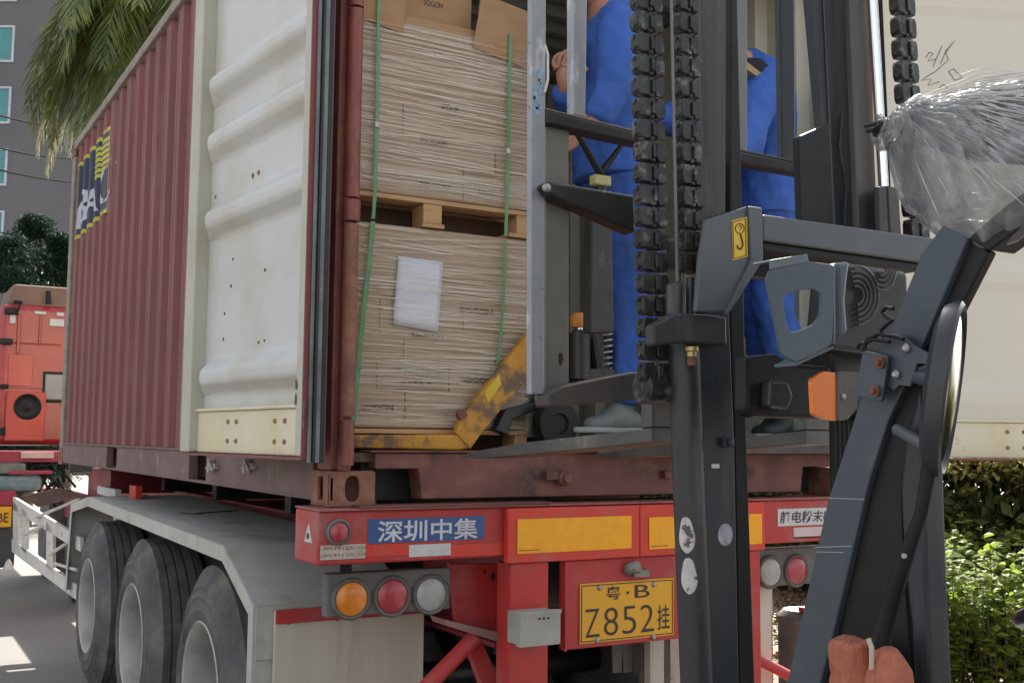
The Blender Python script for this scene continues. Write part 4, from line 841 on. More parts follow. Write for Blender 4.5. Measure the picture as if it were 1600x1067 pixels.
# cream post and air tank at the right
x0,x1,_,_=onb((1182,920,1206,1067),.08); MB().box(x0,x1,.08,.14,.5,ZB0-.1).build('flap_post',flapm,tr,bevel=.004)
tk=W(1250,1010,y=.45); m_=MB(); rr_=.115; zt_=W(1250,950,y=.45).z; m_.lathe((tk.x+.02,.45,zt_-.62),(0,0,1),[(.08,0),(rr_,.02),(rr_,.55),(rr_*1.06,.56),(rr_*1.06,.58),(rr_,.59),(.09,.615),(0,.62)],32); m_.build('air_tank',M('dusty_tank',(.20,.19,.17),.55,metal=.3,c2=(.13,.12,.11),s=8),tr,smooth=True)
MB().obox((tk.x-.04,.38,zt_+.008),(.02,0,0),(0,.02,0),(0,0,.012)).build('tank_valve',red,tr,bevel=.004)
x0,x1,_,_=onb((1016,1005,1038,1067),.1); MB().box(x0,x1,.1,.14,.5,zm0-.06).build('hanger_post',flapm,tr,bevel=.003)
for k in range(3):
    c=W(965+k*16,1030,y=.2); m_=MB(); m_.prism([c+V((-.03,0,.14)),c+V((.03,0,.14)),c+V((.02,0,-.05)),c+V((-.02,0,-.05))],(0,.01,0)); m_.build('spring_hanger',lampgrey,tr)
# axle beams
for y in(1.36,2.75,4.14): stick((.05,y,.5),(2.39,y,.5),.065,blackm,'axle')
for x in(.5,1.86): MB().box(x,x+.09,.9,4.9,.62,.70).build('leaf_spring',blackm,tr)
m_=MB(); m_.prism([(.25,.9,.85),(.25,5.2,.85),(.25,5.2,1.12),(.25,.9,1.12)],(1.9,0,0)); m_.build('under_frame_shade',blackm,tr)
# mudguard left and right
def mud(xo,sg):
    prof_=[(.17,.42),(.15,.985),(.36,1.13),(.36+.03,1.135),(.95,1.165)]
    P_=[(W(505,880,x=xo).y*0+.30,.45),(.62,.98)]
    y0=.60; pts=[(y0,.42),(y0,W(395,940,x=-.03).z),(W(360,853,x=-.03).y,W(360,853,x=-.03).z),(W(145,776,x=-.03).y,W(145,776,x=-.03).z),(4.95,1.13),(5.05,.52)]
    th=.012; xi=xo+sg*.62; vs=[]; n=len(pts)
    m_=MB()
    for i in range(n-1):
        (ya,za),(yb,zb)=pts[i],pts[i+1]; m_.add([(xo,ya,za),(xi,ya,za),(xi,yb,zb),(xo,yb,zb)],[(0,1,2,3)])
    o=m_.build('mudguard',guardm,tr,solid=.006)
    l=MB(); nr=[]
    for i in range(n):
        ds=[V((0,pts[k+1][0]-pts[k][0],pts[k+1][1]-pts[k][1])).normalized() for k in (i-1,i) if 0<=k<n-1]; ns=[V((0,d.z,-d.y)) for d in ds]; a_=sum(ns,V((0,0,0))).normalized(); nr.append(a_*(.06/max(.5,a_.dot(ns[0]))))
    for i in range(n-1):
        a,b=V((xo,)+pts[i]),V((xo,)+pts[i+1]); na,nb=nr[i],nr[i+1]; e=V((-sg*.004,0,0)); l.add([a,b,b+nb,a+na,a+e,b+e,b+nb+e,a+na+e],[(0,1,2,3),(7,6,5,4),(0,4,5,1),(3,2,6,7)])
    l.build('mudguard_lip',guardm,o)
    return pts
mp=mud(-.055,1); mud(2.495,-1)
zmt=mp[1][1]
# rear face of the mudguard: grey plate, cream flap with stains, red strip
x0=-.055
MB().box(x0+.004,.60,.585,.593,.80,zmt-.004).build('mudguard_back',guardm,tr)
fa=W(430,960,y=.56); MB().box(fa.x,.62,.560,.578,.30,W(430,955,y=.56).z).build('mud_flap',flapm,tr,bevel=.003)
m_=MB()
for px in(450,526,610): x=W(px,990,y=.558).x; m_.lathe((x,.5585,W(450,972,y=.56).z),(0,-1,0),[(.008,0),(.008,.003)],8)
m_.each('flap_bolt',M('stain_brown',(.13,.09,.06),.8),tr)
z1=W(430,953,y=.55).z; z0=W(430,975,y=.55).z; MB().box(fa.x,.62,.545,.557,z0,z1).build('flap_clamp_strip',red,tr,bevel=.002)
# dark scratch lines on the mudguard top
m_=MB()
def topz(y):
    for (ya,za),(yb,zb) in zip(mp[:-1],mp[1:]):
        if ya<=y<=yb and yb>ya: return za+(zb-za)*(y-ya)/(yb-ya)
    return 1.15
for pts in([(280,810),(305,811),(340,808),(372,806)],[(196,784),(215,786),(230,785)]):
    pp=[]
    for a,b in pts: q=W(a,b,z=1.17); pp.append(V((q.x,q.y,topz(q.y)+.006)))
    m_.tube(pp,.003,5)
m_.each('scratch',ink,tr)
m_=MB(); c=W(183,812,x=.02); m_.tube([c+V((0,0,.09)),c],.022,12); m_.build('marker_reflector',white,tr)
# wheels
def wheel(y,x,sg,z=.53):
    o=thing('wheel','','wheel',(x,y,z)); del o['label']; del o['category']; o.name='wheel'
    Rr=.53
    prf=[(.285,.0),(.30,-.012),(.34,-.016),(.345,-.019),(.350,-.016),(.395,-.013),(.40,-.016),(.406,-.011),(.435,-.004),(.438,-.007),(.443,-.003),(.455,.0),(.487,.022),(.505,.030),(.517,.035)]
    yy=.040; gro=[]
    for k in range(4): gro+=[(Rr,yy),(Rr+.001,yy+.038),(Rr-.010,yy+.040),(Rr-.010,yy+.047)]; yy+=.049
    prf+=gro+[(Rr,yy),(Rr-.008,yy+.035),(.48,yy+.05),(.42,yy+.055),(.30,yy+.05),(.285,yy+.04)]
    t_=MB(); t_.lathe((x,y,z),(sg,0,0),prf,72,cap=False); ty=t_.build('tyre',tyrem,o,smooth=True)
    r_=MB(); r_.lathe((x,y,z),(sg,0,0),[(.292,.004),(.296,-.006),(.288,-.010),(.278,.0),(.272,.012),(.262,.03),(.257,.10),(.250,.170)],56,cap=False)
    ri=r_.build('rim',rimm,o,smooth=True)
    r_=MB(); r_.lathe((x,y,z),(sg,0,0),[(.282,.004),(.289,-.013),(.294,-.016),(.299,-.012),(.298,.002)],56,cap=False); r_.build('rim_flange',M('pale_rim_edge',(.52,.50,.46),.5,c2=(.36,.34,.31),s=12),o,smooth=True)
    r_=MB(); r_.lathe((x,y,z),(sg,0,0),[(.252,.168),(.20,.185),(.135,.180),(.13,.14),(.12,.09),(.085,.075),(0,.07)],48); r_.build('wheel_disc',M('shaded_brown_disc',(.15,.135,.12),.7,c2=(.09,.08,.07),s=8),o,smooth=True)  # disc colour darkened to paint in the shade deep in the wheel
    h=MB()
    for k in range(10): a=k*.6283; h.lathe((x,y+.168*math.cos(a),z+.168*math.sin(a)),(-sg,0,0),[(.016,-.165),(.016,-.13),(.008,-.12)],6)
    h.build('wheel_nuts',rimm,o)
    return o
ws=[]
def parent_keep(o,p): o.parent=p; o.location=V(o.location)-wloc(p)
w0=wheel(1.36,-.035,1); tree_=[w0]
def copy_wheel(src,x,y,flip):
    c=src.copy(); scene.collection.objects.link(c); c.location=V((x,y,.53))
    if flip: c.rotation_euler=(0,0,math.pi)
    for ch in src.children:
        d=ch.copy(); scene.collection.objects.link(d); d.parent=c
    return c
for y in(2.75,4.14): ws.append(copy_wheel(w0,-.045,y,False))
for y in(1.36,2.75,4.14): ws.append(copy_wheel(w0,.29,y,False)); ws.append(copy_wheel(w0,2.485,y,True)); ws.append(copy_wheel(w0,2.15,y,True))
for o in [w0]+ws: parent_keep(o,tr)
# side guard (folding lattice) in front of the wheels
A0,A1=V((-.02,4.98,0)),V((-.20,7.4,0)); nG=(A1-A0).cross(V((0,0,1))).normalized()
def G(px,py): return Wp(px,py,A0,nG)
sgd=MB(); tk_=nG*.03
sgd.prism([G(20,776),G(125,840),G(125,862),G(20,796)],tk_); sgd.prism([G(18,842),G(120,914),G(120,938),G(18,862)],tk_)
for a,b in((20,28),(33,41),(72,82)): sgd.prism([G(a,782+(a-20)*.62),G(b,787+(b-20)*.62),G(b,852+(b-20)*.7),G(a,848+(a-20)*.7)],tk_*.8)
sgo=sgd.build('side_guard',alum,tr,bevel=.004)
m_=MB()
for a,b in(((42,835),(68,822)),((82,866),(106,850)),((60,808),(128,780)),((90,880),(125,890))): m_.tube([G(*a)-nG*.02,G(*b)-nG*.02],.012,8)
m_.build('guard_brace',alum,sgo)
m_=MB(); m_.prism([W(a,b,y=5.3) for a,b in((35,775),(95,762),(128,775),(60,792))],(0,.05,0)); m_.build('guard_bracket',M('rusty_bracket',(.24,.15,.12),.7,c2=(.16,.08,.06),s=10),sgo)
# landing area red frame left of the mudguard
m_=MB(); m_.box(.25,2.2,5.2,6.0,ZB0-.02,ZB1-.03); m_.build('front_cross_frame',redd,tr)
m_=MB(); a=W(170,768,x=.2); m_.obox(a,(.02,0,0),(0,.35,0),(0,0,.03)); m_.build('pale_label_plate',white,tr)
m_=MB(); a=W(212,768,x=.19); m_.obox(a,(.02,0,0),(0,.10,0),(0,0,.04)); m_.build('orange_side_marker',redb,tr)
# ------------------------------------------------------------------ tractor truck ahead of the trailer
tk=thing('tractor_truck','red tractor truck cab with black round vent seen behind the far end of the container','truck',(1.2,9.5,0))
redc=M('cab_red_paint',(.40,.012,.014),.28,coat=.6,c2=(.32,.012,.014),s=1,c3=(.55,.07,.05),s3=2,lo3=.55,hi3=.8)
YT=9.2
x0=W(0,560,y=YT).x-.02; zc0=W(50,696,y=YT).z; zc1=W(50,476,y=YT).z; zr0=W(50,443,y=YT).z
m_=MB(); m_.box(x0,2.42,YT,11.2,zc0,zc1); m_.build('cab_body',redc,tk,bevel=.07,seg=4)
m_=MB(); m_.prism([(x0+.06,YT+.05,zc1-.01),(2.35,YT+.05,zc1-.01),(2.30,YT+.12,zr0),(x0+.12,YT+.12,zr0)],(0,.9,-.0)); m_.build('roof_deflector',M('brown_deflector',(.22,.12,.07),.5,c2=(.16,.09,.06),s=3),tk,bevel=.04)
def tq(name,px,mat,par=tk,y=YT,t=.03,bv=.01):
    a=W(px[0],px[1],y=y-t); b=W(px[2],px[3],y=y-t); return MB().box(a.x,b.x,y-t,y-.001,b.z,a.z).build(name,mat,par,bevel=bv)
tq('panel_recess',(14,553,50,604),M('cab_red_panel',(.50,.03,.025),.3,coat=.5),t=.012)
fb=tq('intake_box',(12,611,69,689),M('orange_red_box',(.55,.07,.045),.4,c2=(.48,.05,.04),s=3),t=.12,bv=.015)
c=W(43,635,y=YT-.12); MB().lathe(c,(0,-1,0),[(.135,0),(.135,.012),(.12,.02),(.10,.004),(.05,.003),(.03,.012),(0,.014)],36).build('round_vent',black,fb,smooth=True)
tq('rear_window_frame',(68,580,130,630),black,t=.02,bv=.03); tq('rear_window',(71,584,130,626),M('grey_rear_window',(.30,.29,.29),.25,c2=(.25,.25,.25)),t=.026,bv=.02)
tq('cab_groove',(0,606,95,608),ink,t=.004,bv=0); tq('cab_ridge',(28,490,31,553),redc,t=.02); tq('cab_ridge',(62,490,64,540),redc,t=.02); tq('cab_ridge',(14,536,95,538),redc,t=.016)
for p in((16,492,24,505),(54,486,72,491),(89,488,100,494),(78,498,100,510)): tq('reflective_tape',p,white,t=.03,bv=0)
for p in((8,480,26,491),(22,468,36,474),(0,528,20,538),(0,600,14,607),(0,668,12,680)): tq('cab_latch',p,black,t=.09,bv=.01)
m_=MB(); m_.tube([W(33,470,y=YT-.06),W(26,492,y=YT-.06)],.012,6); m_.tube([W(76,455,y=YT),W(76,475,y=YT)],.03,8); m_.each('cab_hose',black,tk)
m_=MB(); m_.box(.6,.85,5.0,12,.72,.95); m_.box(1.6,1.85,5.0,12,.72,.95); m_.build('chassis_rail',redd,tk)
YK=7.6
def tk2(name,px,mat,y=YK,t=.4,bv=.01): 
    a=W(px[0],px[1],y=y); b=W(px[2],px[3],y=y); return MB().box(a.x,b.x,y,y+t,b.z,a.z).build(name,mat,tk,bevel=bv)
magr=M('magenta_red_beam',(.33,.03,.06),.5,c2=(.25,.025,.05),s=3)
tk2('rear_cross_beam',(-30,704,150,722),magr,t=.2); tk2('pale_plate',(33,706,84,716),M('pale_pink_plate',(.55,.36,.33),.5),y=YK-.03,t=.01)
tk2('fuel_tank',(-40,742,66,768),M('blue_grey_tank',(.14,.19,.21),.45,c2=(.24,.26,.25),s=6,lo=.45,hi=.55),t=.7,bv=.05)
tk2('tank_strap',(14,735,82,741),magr,y=YK-.04,t=.02); tk2('battery_box',(-30,724,40,740),M('grey_box',(.22,.22,.20),.6,c2=(.1,.1,.1),s=9),t=.4)
m_=MB()
random.seed(9)
for k in range(14): c=W(random.uniform(66,100),random.uniform(728,770),y=YK); m_.tube([c,c+V((random.uniform(-.15,.15),.05,random.uniform(-.15,.15))),c+V((random.uniform(-.2,.2),.1,random.uniform(-.2,.1)))],.014,6)
m_.build('air_hoses',black,tk)
rb=tk2('rear_bumper',(-60,772,22,886),M('dark_bumper',(.06,.06,.065),.5,c2=(.045,.045,.05),s=4),t=.5,bv=.02)
tk2('bumper_top',(-60,768,24,790),magr,y=YK-.02,t=.3)
pl=tk2('number_plate',(-28,792,17,823),plateyel,y=YK-.03,t=.015,bv=.003); m_=MB(); c=W(-24,818,y=YK-.032); c2_=W(14,797,y=YK-.032)
text(m_,'粤BE',(c.x,YK-.032,c.z),(1,0,0),(0,0,1),c2_.x-c.x,c2_.z-c.z,(0,-1,0),bold=.005,off=.002); m_.build('plate_characters',_mats['plate_ink'],tk)
m_=MB(); c=W(13,888,y=YK-.05); m_.lathe(c,(0,0,1),[(.045,0),(.03,.05),(.012,.08),(0,.085)],14); m_.build('white_nozzle',white,tk,smooth=True)
m_=MB()
for y in(8.2,10.3):
    for x in(.45,2.0): m_.lathe((x,y,.5),(1,0,0),[(.25,0),(.48,.01),(.5,.05),(.5,.26),(.48,.3),(.25,.3)],32)
m_.each('tyre',tyrem,tk,smooth=True)
# ------------------------------------------------------------------ forklift
FX=.56
fk=thing('forklift','dark blue grey forklift with its mast and chains raised at the truck tail','forklift',(FX,-2.6,0))
def pp(name,pix,mat,vec,par=None,bevel=.003,**kw):
    o=MB().prism([W(a,b,**kw) for a,b in pix],vec).build(name,mat,par or fk,bevel=bevel); return o
yC=-1.35; yM=-1.6
# carriage and load backrest
ub=pp('backrest_upright',[(831,-90),(854,-90),(852,300),(850,616),(829,616),(829,300)],galv,(0,.02,0),y=yC)
pp('upright_web',[(853,186),(889,196),(889,600),(851,613)],uprm,(0,.012,0),y=yC+.021)
pp('upright_hole',[(873,552),(878,551),(880,560),(877,571),(873,568)],ink,(0,-.001,0),y=yC+.0205,bevel=0)
pp('backrest_upright',[(896,-90),(919,-90),(915,184),(896,180)],galv,(0,.03,0),y=yC+.01)
pp('backrest_crossbar',[(853,172),(1012,212),(1012,226),(853,192)],blackm,(0,.05,0),y=yC-.002)
pp('crossbar_edge',[(853,169),(1012,208),(1012,211.5),(853,171.5)],uprm,(0,.04,0),y=yC-.001,bevel=.001)
pp('carriage_arm',[(848,290),(857,283),(992,305),(994,364),(858,304)],blackm,(0,.05,0),y=yC-.03,bevel=.006)
pp('carriage_bracket',[(854,617),(876,604),(985,582),(1012,580),(1008,624),(858,636)],mastbr,(0,.06,0),y=yC-.03,bevel=.006)
m_=MB(); c=W(853,294,y=yC-.035); m_.lathe(c,(0,-1,0),[(.010,0),(.010,.006),(.004,.009)],8); c=W(943,300,y=yC-.035); m_.lathe(c,(0,-1,0),[(.003,0),(.003,.004)],6); m_.build('arm_bolt',steel,fk)
m_=MB(); m_.tube([W(a,b,y=yC-.01) for a,b in((851,70),(856,85),(856,125),(851,145))],.003,6); m_.build('wire_loop',white,fk)
random.seed(12); m_=MB()
for k in range(16):
    px,py=random.uniform(833,849),random.uniform(105,192); c=W(px,py,y=yC-.0005); s=random.uniform(.004,.012); m_.prism([c+V((s*math.cos(t)*random.uniform(.4,1),0,1.6*s*math.sin(t)*random.uniform(.4,1))) for t in (k2*.9 for k2 in range(7))],(0,-.0006,0))
m_.build('blue_paint_flakes',M('light_blue_paint',(.20,.36,.50),.5,c2=(.3,.42,.5),s=50),ub)
pp('backrest_upright',[(1146,-90),(1168,-90),(1168,240),(1152,238)],M('pale_weathered_steel',(.26,.26,.23),.45,metal=.3,c2=(.16,.17,.18),s=4,st=(1,1,.4),bump=.08),(0,.03,0),y=yC)
pp('backrest_upright',[(1217,-90),(1241,-90),(1243,262),(1222,256)],mastb,(0,.02,0),y=yC)
pp('backrest_crossbar',[(1150,236),(1262,258),(1262,272),(1150,252)],blackm,(0,.05,0),y=yC-.005)
pp('crossbar_edge',[(1150,232),(1262,254),(1262,257.5),(1150,235.5)],mastbr,(0,.04,0),y=yC-.005,bevel=.001)
pp('carriage_plate',[(1247,214),(1297,192),(1306,420),(1254,410)],black,(0,.02,0),y=yM+.06)
# forks
fo_=[(720,711),(741,705),(820,691),(1000,671),(1019,668),(1019,691),(820,711),(742,716)]
f1=pp('fork',fo_,forkm,(.11,0,0),x=.30,bevel=.003)
pp('fork_heel',[(1001,560),(1019,560),(1019,667),(1001,670)],forkm,(.11,0,0),x=.301)
m_=MB().prism([W(a,b,x=.30)+V((.50,0,0)) for a,b in fo_],(.11,0,0)); m_.build('fork',forkm,fk,bevel=.003)
m_=MB().prism([W(a,b,x=.301)+V((.50,0,0)) for a,b in((1001,560),(1019,560),(1019,667),(1001,670))],(.11,0,0)); m_.build('fork_heel',forkm,fk,bevel=.003)
for z in(1.72,2.02): MB().box(.29,1.0,yC-.06,yC-.033,z,z+.07).build('carriage_bar',blackm,fk,bevel=.004)
# chains: links stacked along a pixel line
def chain(name,p0,p1,y,n,wl,lit=True):
    a,b=W(*p0,y=y),W(*p1,y=y); up=(a-b).normalized(); L=(a-b).length; pit=L/n; rx=V((1,0,0)); mb=MB()
    for k in range(n):
        c=b+up*pit*(k+.5); j=random.uniform(-.0015,.0015)
        for sx,ww,dy in((-.27,.20,.012),(.27,.17,.010)):
            cc=c+rx*(wl*sx+j)-V((0,dy*.4,0)); h=pit*.43; wv=wl*ww; q=.32
            pts=[cc+rx*wv*ax+up*h*az for ax,az in((-1,-q*1.6),(-1+q,-1),(1-q,-1),(1,-q*1.6),(1,q*1.6),(1-q,1),(-1+q,1),(-1,q*1.6))]
            mb.prism([p-V((0,.012,0)) for p in pts],(0,.03,0))
        mb.obox(c+up*pit*.0,rx*wl*.09,V((0,.014,0)),up*pit*.46)
        for s2 in(-1,1): mb.tube([c+up*pit*.25*s2-rx*wl*.50,c+up*pit*.25*s2+rx*wl*.50],.0055,8)
        mb.obox(c-V((0,.016,0)),rx*wl*.05,V((0,.006,0)),up*pit*.30)
    return mb.build(name,chainm,fk,bevel=.0025,seg=2)
random.seed(5)
c1=chain('lift_chain',(1008,-110),(1022,600),yM+.05,21,.080)
c2=chain('lift_chain',(1068,-110),(1081,430),yM+.03,16,.062)
c3=chain('lift_chain',(1402,-110),(1432,378),yM+.01,14,.074)
m_=MB(); c=W(1018,606,y=yM+.06); m_.lathe(c+V((-.03,0,0)),(1,0,0),[(.03,0),(.036,.006),(.036,.06),(.03,.066)],20); m_.build('chain_anchor',chainm,fk,smooth=True)
m_=MB(); m_.tube([W(1046,-110,y=yM-.0),W(1058,440,y=yM-.0)],.0035,8); m_.build('chain_guide_rod',M('dull_chrome',(.16,.16,.165),.45,metal=.8),fk,smooth=True)
m_=MB(); m_.tube([W(1050,-110,y=yM+.06),W(1062,440,y=yM+.06)],.006,8); m_.build('chrome_rod',M('dull_chrome',(.16,.16,.165),.45,metal=.8),fk,smooth=True)
# left mast
pp('mast_channel',[(1094,-110),(1142,-110),(1150,300),(1142,330),(1100,345)],mastbr,(0,.02,0),y=yM+.07)
pp('mast_recess_dark',[(1143,-110),(1150,-110),(1160,330),(1166,660),(1181,1110),(1157,1110),(1149,690),(1141,485)],black,(0,.02,0),y=yM-.0)  # black strip put in for the dark of the recess beside the channel
pp('mast_channel',[(1090,480),(1140,486),(1148,690),(1156,1110),(1113,1110),(1098,700),(1092,560)],mastb,(0,.02,0),y=yM-.002,bevel=.004)
pp('mast_block',[(1094,240),(1112,246),(1114,330),(1104,346),(1096,346)],mastm,(0,.04,0),y=yM+.03)
cy=MB(); pts=[W(1068,540,y=yM+.02),W(1074,700,y=yM+.02),W(1090,1110,y=yM+.02)]; cy.tube(pts,.0345,32); cy.build('lift_cylinder',mastm,fk,smooth=True)
pp('cylinder_collar',[(1020,508),(1055,488),(1136,494),(1137,540),(1068,536),(1021,541)],mastm,(0,.03,0),y=yM-.04,bevel=.006)
m_=MB(); m_.tube([W(1055,493,y=yM+.0),W(1055,445,y=yM+.0)],.021,16); m_.build('rod_cap',mastm,fk,smooth=True,bevel=.003)
m_=MB(); m_.tube([W(1079,493,y=yM+.0),W(1079,434,y=yM+.0)],.010,12); m_.build('rod_cap',mastm,fk,smooth=True)
m_=MB(); c=W(1080,541,y=yM-.028); m_.lathe(c,(0,0,-1),[(.012,0),(.015,.002),(.015,.010),(.011,.012),(.011,.022)],12); m_.build('hose_fitting',brass,fk,smooth=True); m_=MB(); m_.lathe(c-V((0,0,.0225)),(0,0,-1),[(.009,0),(.009,.018),(.004,.02)],10); m_.build('fitting_tip',rustbolt,fk,smooth=True)
m_=MB(); c=W(1134,691,y=yM-.004); m_.obox(c,(.016,0,0),(0,.012,0),(0,0,.010)); m_.lathe(c-V((0,.012,0)),(0,-1,0),[(.009,0),(.009,.006)],8); m_.build('channel_lug',mastb,fk,bevel=.003)
m_=MB(); c=W(1117,728,y=yM-.003); m_.obox(c,(.010,0,0),(0,.003,0),(0,0,.0045)); m_.build('paint_fleck',white,fk)
# round stickers
stm=M('torn_round_sticker',(.52,.45,.43),.5,c2=(.62,.58,.56),s=30,c3=(.10,.08,.08),s3=26,lo3=.57,hi3=.62,c4=(.5,.2,.25),s4=18,lo4=.62,hi4=.66)
def wrapdisc(cp,ra,rb,a0,a1):
    c0=pts[0]
    vs=[];fs=[];N=10;K=9; axis=(W(1090,1110,y=yM+.02)-W(1068,540,y=yM+.02)).normalized(); c=W(cp[0],cp[1],y=yM+.02); f=(c-pts[0]).dot(axis); base=pts[0]+axis*f; px_=V((1,0,0)); py_=V((0,-1,0)); mb=MB(); out=[]
    for t in range(28):
        an=2*math.pi*t/28; th=a0+ra*math.cos(an)*(.9+.1*math.sin(3*an)); h=rb*math.sin(an); out.append(base+(px_*math.sin(th)+py_*math.cos(th))*.0352+axis*h)
    cen=base+(px_*math.sin(a0)+py_*math.cos(a0))*.0354
    mid=[base+(px_*math.sin(a0+ra*.5*math.cos(2*math.pi*t/28))+py_*math.cos(a0+ra*.5*math.cos(2*math.pi*t/28)))*.0354+axis*rb*.5*math.sin(2*math.pi*t/28) for t in range(28)]
    mb.add(out+mid+[cen],[(t,(t+1)%28,28+(t+1)%28,28+t) for t in range(28)]+[(28+t,28+(t+1)%28,56) for t in range(28)]); mb.build('round_sticker',stm,fk,smooth=True)
wrapdisc((1078,834),.55,.038,-.95,0); wrapdisc((1080,897),.55,.038,-.9,0)
m_=MB(); c=W(1133,835,y=yM-.0025); m_.prism([c+V((.021*math.cos(k*.35),0,.024*math.sin(k*.35))) for k in range(18)],(0,-.0008,0)); m_.build('silver_sticker',M('silver_sticker_foil',(.42,.42,.46),.35,c2=(.25,.25,.3),s=60,c3=(.5,.3,.35),s3=30),fk)
# right mast
pp('inner_mast_channel',[(1258,-110),(1322,-110),(1342,400),(1304,400)],mastb,(0,.03,0),y=yM+.10)
pp('mast_channel',[(1323,-110),(1351,-110),(1374,405),(1343,405)],mastbr,(0,.02,0),y=yM+.05)
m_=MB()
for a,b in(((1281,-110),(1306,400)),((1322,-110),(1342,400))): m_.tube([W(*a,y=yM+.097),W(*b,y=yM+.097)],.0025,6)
m_.build('channel_edge_highlight',mastbr,fk)  # thin paler lines put in as highlights on the channel edges
m_=MB(); m_.tube([W(a,b,y=yM+.0965) for a,b in((1316,180),(1312,230),(1322,290),(1320,350))],.002,5); m_.build('scratched_wire',mastm,fk)
m_=MB(); m_.tube([W(1357,-110,y=yM+.03),W(1381,300,y=yM+.03)],.0125,20); m_.build('chrome_rod',chrome,fk,smooth=True)
pp('rod_dark_bar',[(1371,-110),(1375,-110),(1393,300),(1389,300)],black,(0,.03,0),y=yM+.04)  # dark strip along the right edge of the rod
pp('cylinder_cap',[(1372,292),(1387,290),(1392,385),(1376,385)],mastm,(0,.015,0),y=yM-.0); pp('cylinder_cap',[(1388,290),(1404,294),(1410,385),(1393,385)],mastbr,(0,.05,0),y=yM-.005)
# mast cross member with its end plate
pp('cross_member',[(1193,335),(1460,372),(1452,412),(1193,376)],bluegr2,(0,.06,0),y=yM-.05,bevel=.004)
pp('cross_member_underside',[(1193,378),(1450,414),(1440,424),(1193,392)],black,(0,.05,0),y=yM-.04)
ep=pp('end_plate',[(1104,343),(1169,322),(1173,406),(1134,487),(1088,487),(1095,400)],bluegr2,(0,.015,0),y=yM-.06,bevel=.004)
pp('end_plate_flange',[(1170,322),(1191,325),(1193,406),(1137,493),(1135,487),(1174,406)],bluegr2,(0,.02,0),y=yM-.068,bevel=.002)
hs=pp('hook_sticker',[(1143,345),(1167,339),(1168,401),(1145,407)],M('yellow_sticker',(.78,.52,.02),.4,c2=(.72,.46,.03),s=20),(0,-.001,0),y=yM-.0605,bevel=0)
m_=MB(); yh=yM-.0625
def hp_(pts,r=.0011,cl=False): 
    q=[W(a,b,y=yh) for a,b in pts]; m_.tube(q+([q[0],] if cl else []),r,5)
hp_([(1145,347),(1165,342),(1166,399),(1147,404)],.0009,True)
hp_([(1156+7*math.cos(t),357+8*math.sin(t)) for t in (k*.5 for k in range(13))],.0009,True)
hp_([(1154,355),(1157,352),(1159,356),(1156,360)],.0008)
hp_([(1157,366),(1159,374),(1161,382),(1158,389),(1153,388),(1152,383)],.0019)
m_.build('hook_symbol',ink,hs)
# lamp guard
yG=-1.93
def ringpp(name,outp,cen,inn,y,t,mat,bevel=.002):
    N=48
    def ray_poly(poly,ang):
        dx,dy=math.cos(ang),math.sin(ang); best=None
        for i in range(len(poly)):
            (x1,y1),(x2,y2)=poly[i],poly[(i+1)%len(poly)]; x1-=cen[0];x2-=cen[0];y1-=cen[1];y2-=cen[1]; den=dx*(y2-y1)-dy*(x2-x1)
            if abs(den)<1e-9: continue
            s_=(x1*(y2-y1)-y1*(x2-x1))/den; u_=(x1*dy-y1*dx)/den
            if s_>0 and -1e-6<=u_<=1+1e-6: best=s_ if best is None else max(best,s_)
        return (cen[0]+dx*best,cen[1]+dy*best)
    def angs(poly): return [math.atan2(b-cen[1],a-cen[0]) for a,b in poly]
    al=sorted([2*math.pi*k/N-math.pi for k in range(N)]+angs(outp))
    o=[W(*ray_poly(outp,a),y=y) for a in al]; i_=[W(*ray_poly(inn,a),y=y) for a in al]
    return MB().ring(o,i_,(0,t,0)).build(name,mat,fk,bevel=bevel)
def rnd(poly,n=5,r=.25):
    out=[]
    for i,p in enumerate(poly):
        a,b=poly[i-1],poly[(i+1)%len(poly)]; p0=(p[0]+(a[0]-p[0])*r,p[1]+(a[1]-p[1])*r); p2=(p[0]+(b[0]-p[0])*r,p[1]+(b[1]-p[1])*r)
        for k in range(n+1): t=k/n; out.append(((1-t)**2*p0[0]+2*t*(1-t)*p[0]+t*t*p2[0],(1-t)**2*p0[1]+2*t*(1-t)*p[1]+t*t*p2[1]))
    return out
lampc=M('lamp_guard_blue',(.075,.10,.12),.38,c2=(.065,.088,.108),s=4,c3=(.14,.17,.18),s3=14,lo3=.64,hi3=.72)
ringpp('lamp_guard',rnd([(1203,422),(1264,408),(1305,414),(1301,538),(1244,566),(1221,555),(1197,436)],3,.12),(1254,475),rnd([(1223,460),(1266,450),(1283,458),(1282,492),(1270,508),(1240,520),(1230,512)],4,.3),yG,.006,lampc)
pp('guard_top_lip',[(1204,406),(1262,397),(1264,409),(1204,421)],M('lamp_guard_edge',(.14,.18,.20),.35),(0,.004,0),y=yG-.001,bevel=.001)
m_=MB(); a,b=W(1262,397,y=yG),W(1204,406,y=yG); m_.prism([a,b,b+V((0,.05,0)),a+V((0,.05,0))],(0,0,-.005)); a,b=W(1303,540,y=yG),W(1244,567,y=yG); m_.prism([a,b,b+V((0,.06,0)),a+V((0,.06,0))],(0,0,-.006)); a,b=W(1302,414,y=yG),W(1302,538,y=yG); m_.prism([a,b,b+V((0,.02,0)),a+V((0,.02,0))],(.006,0,0)); m_.build('guard_side_plates',lampc,fk,bevel=.002)
pp('guard_rim',[(1308,410),(1330,408),(1326,430),(1322,470),(1326,520),(1312,528)],lampc,(0,.05,0),y=yG+.01,bevel=.008)
pp('lamp_housing',[(1312,408),(1420,425),(1425,560),(1300,545)],blackm,(0,.08,0),y=yG+.055,bevel=.01)
m_=MB(); cc=(1338,462)
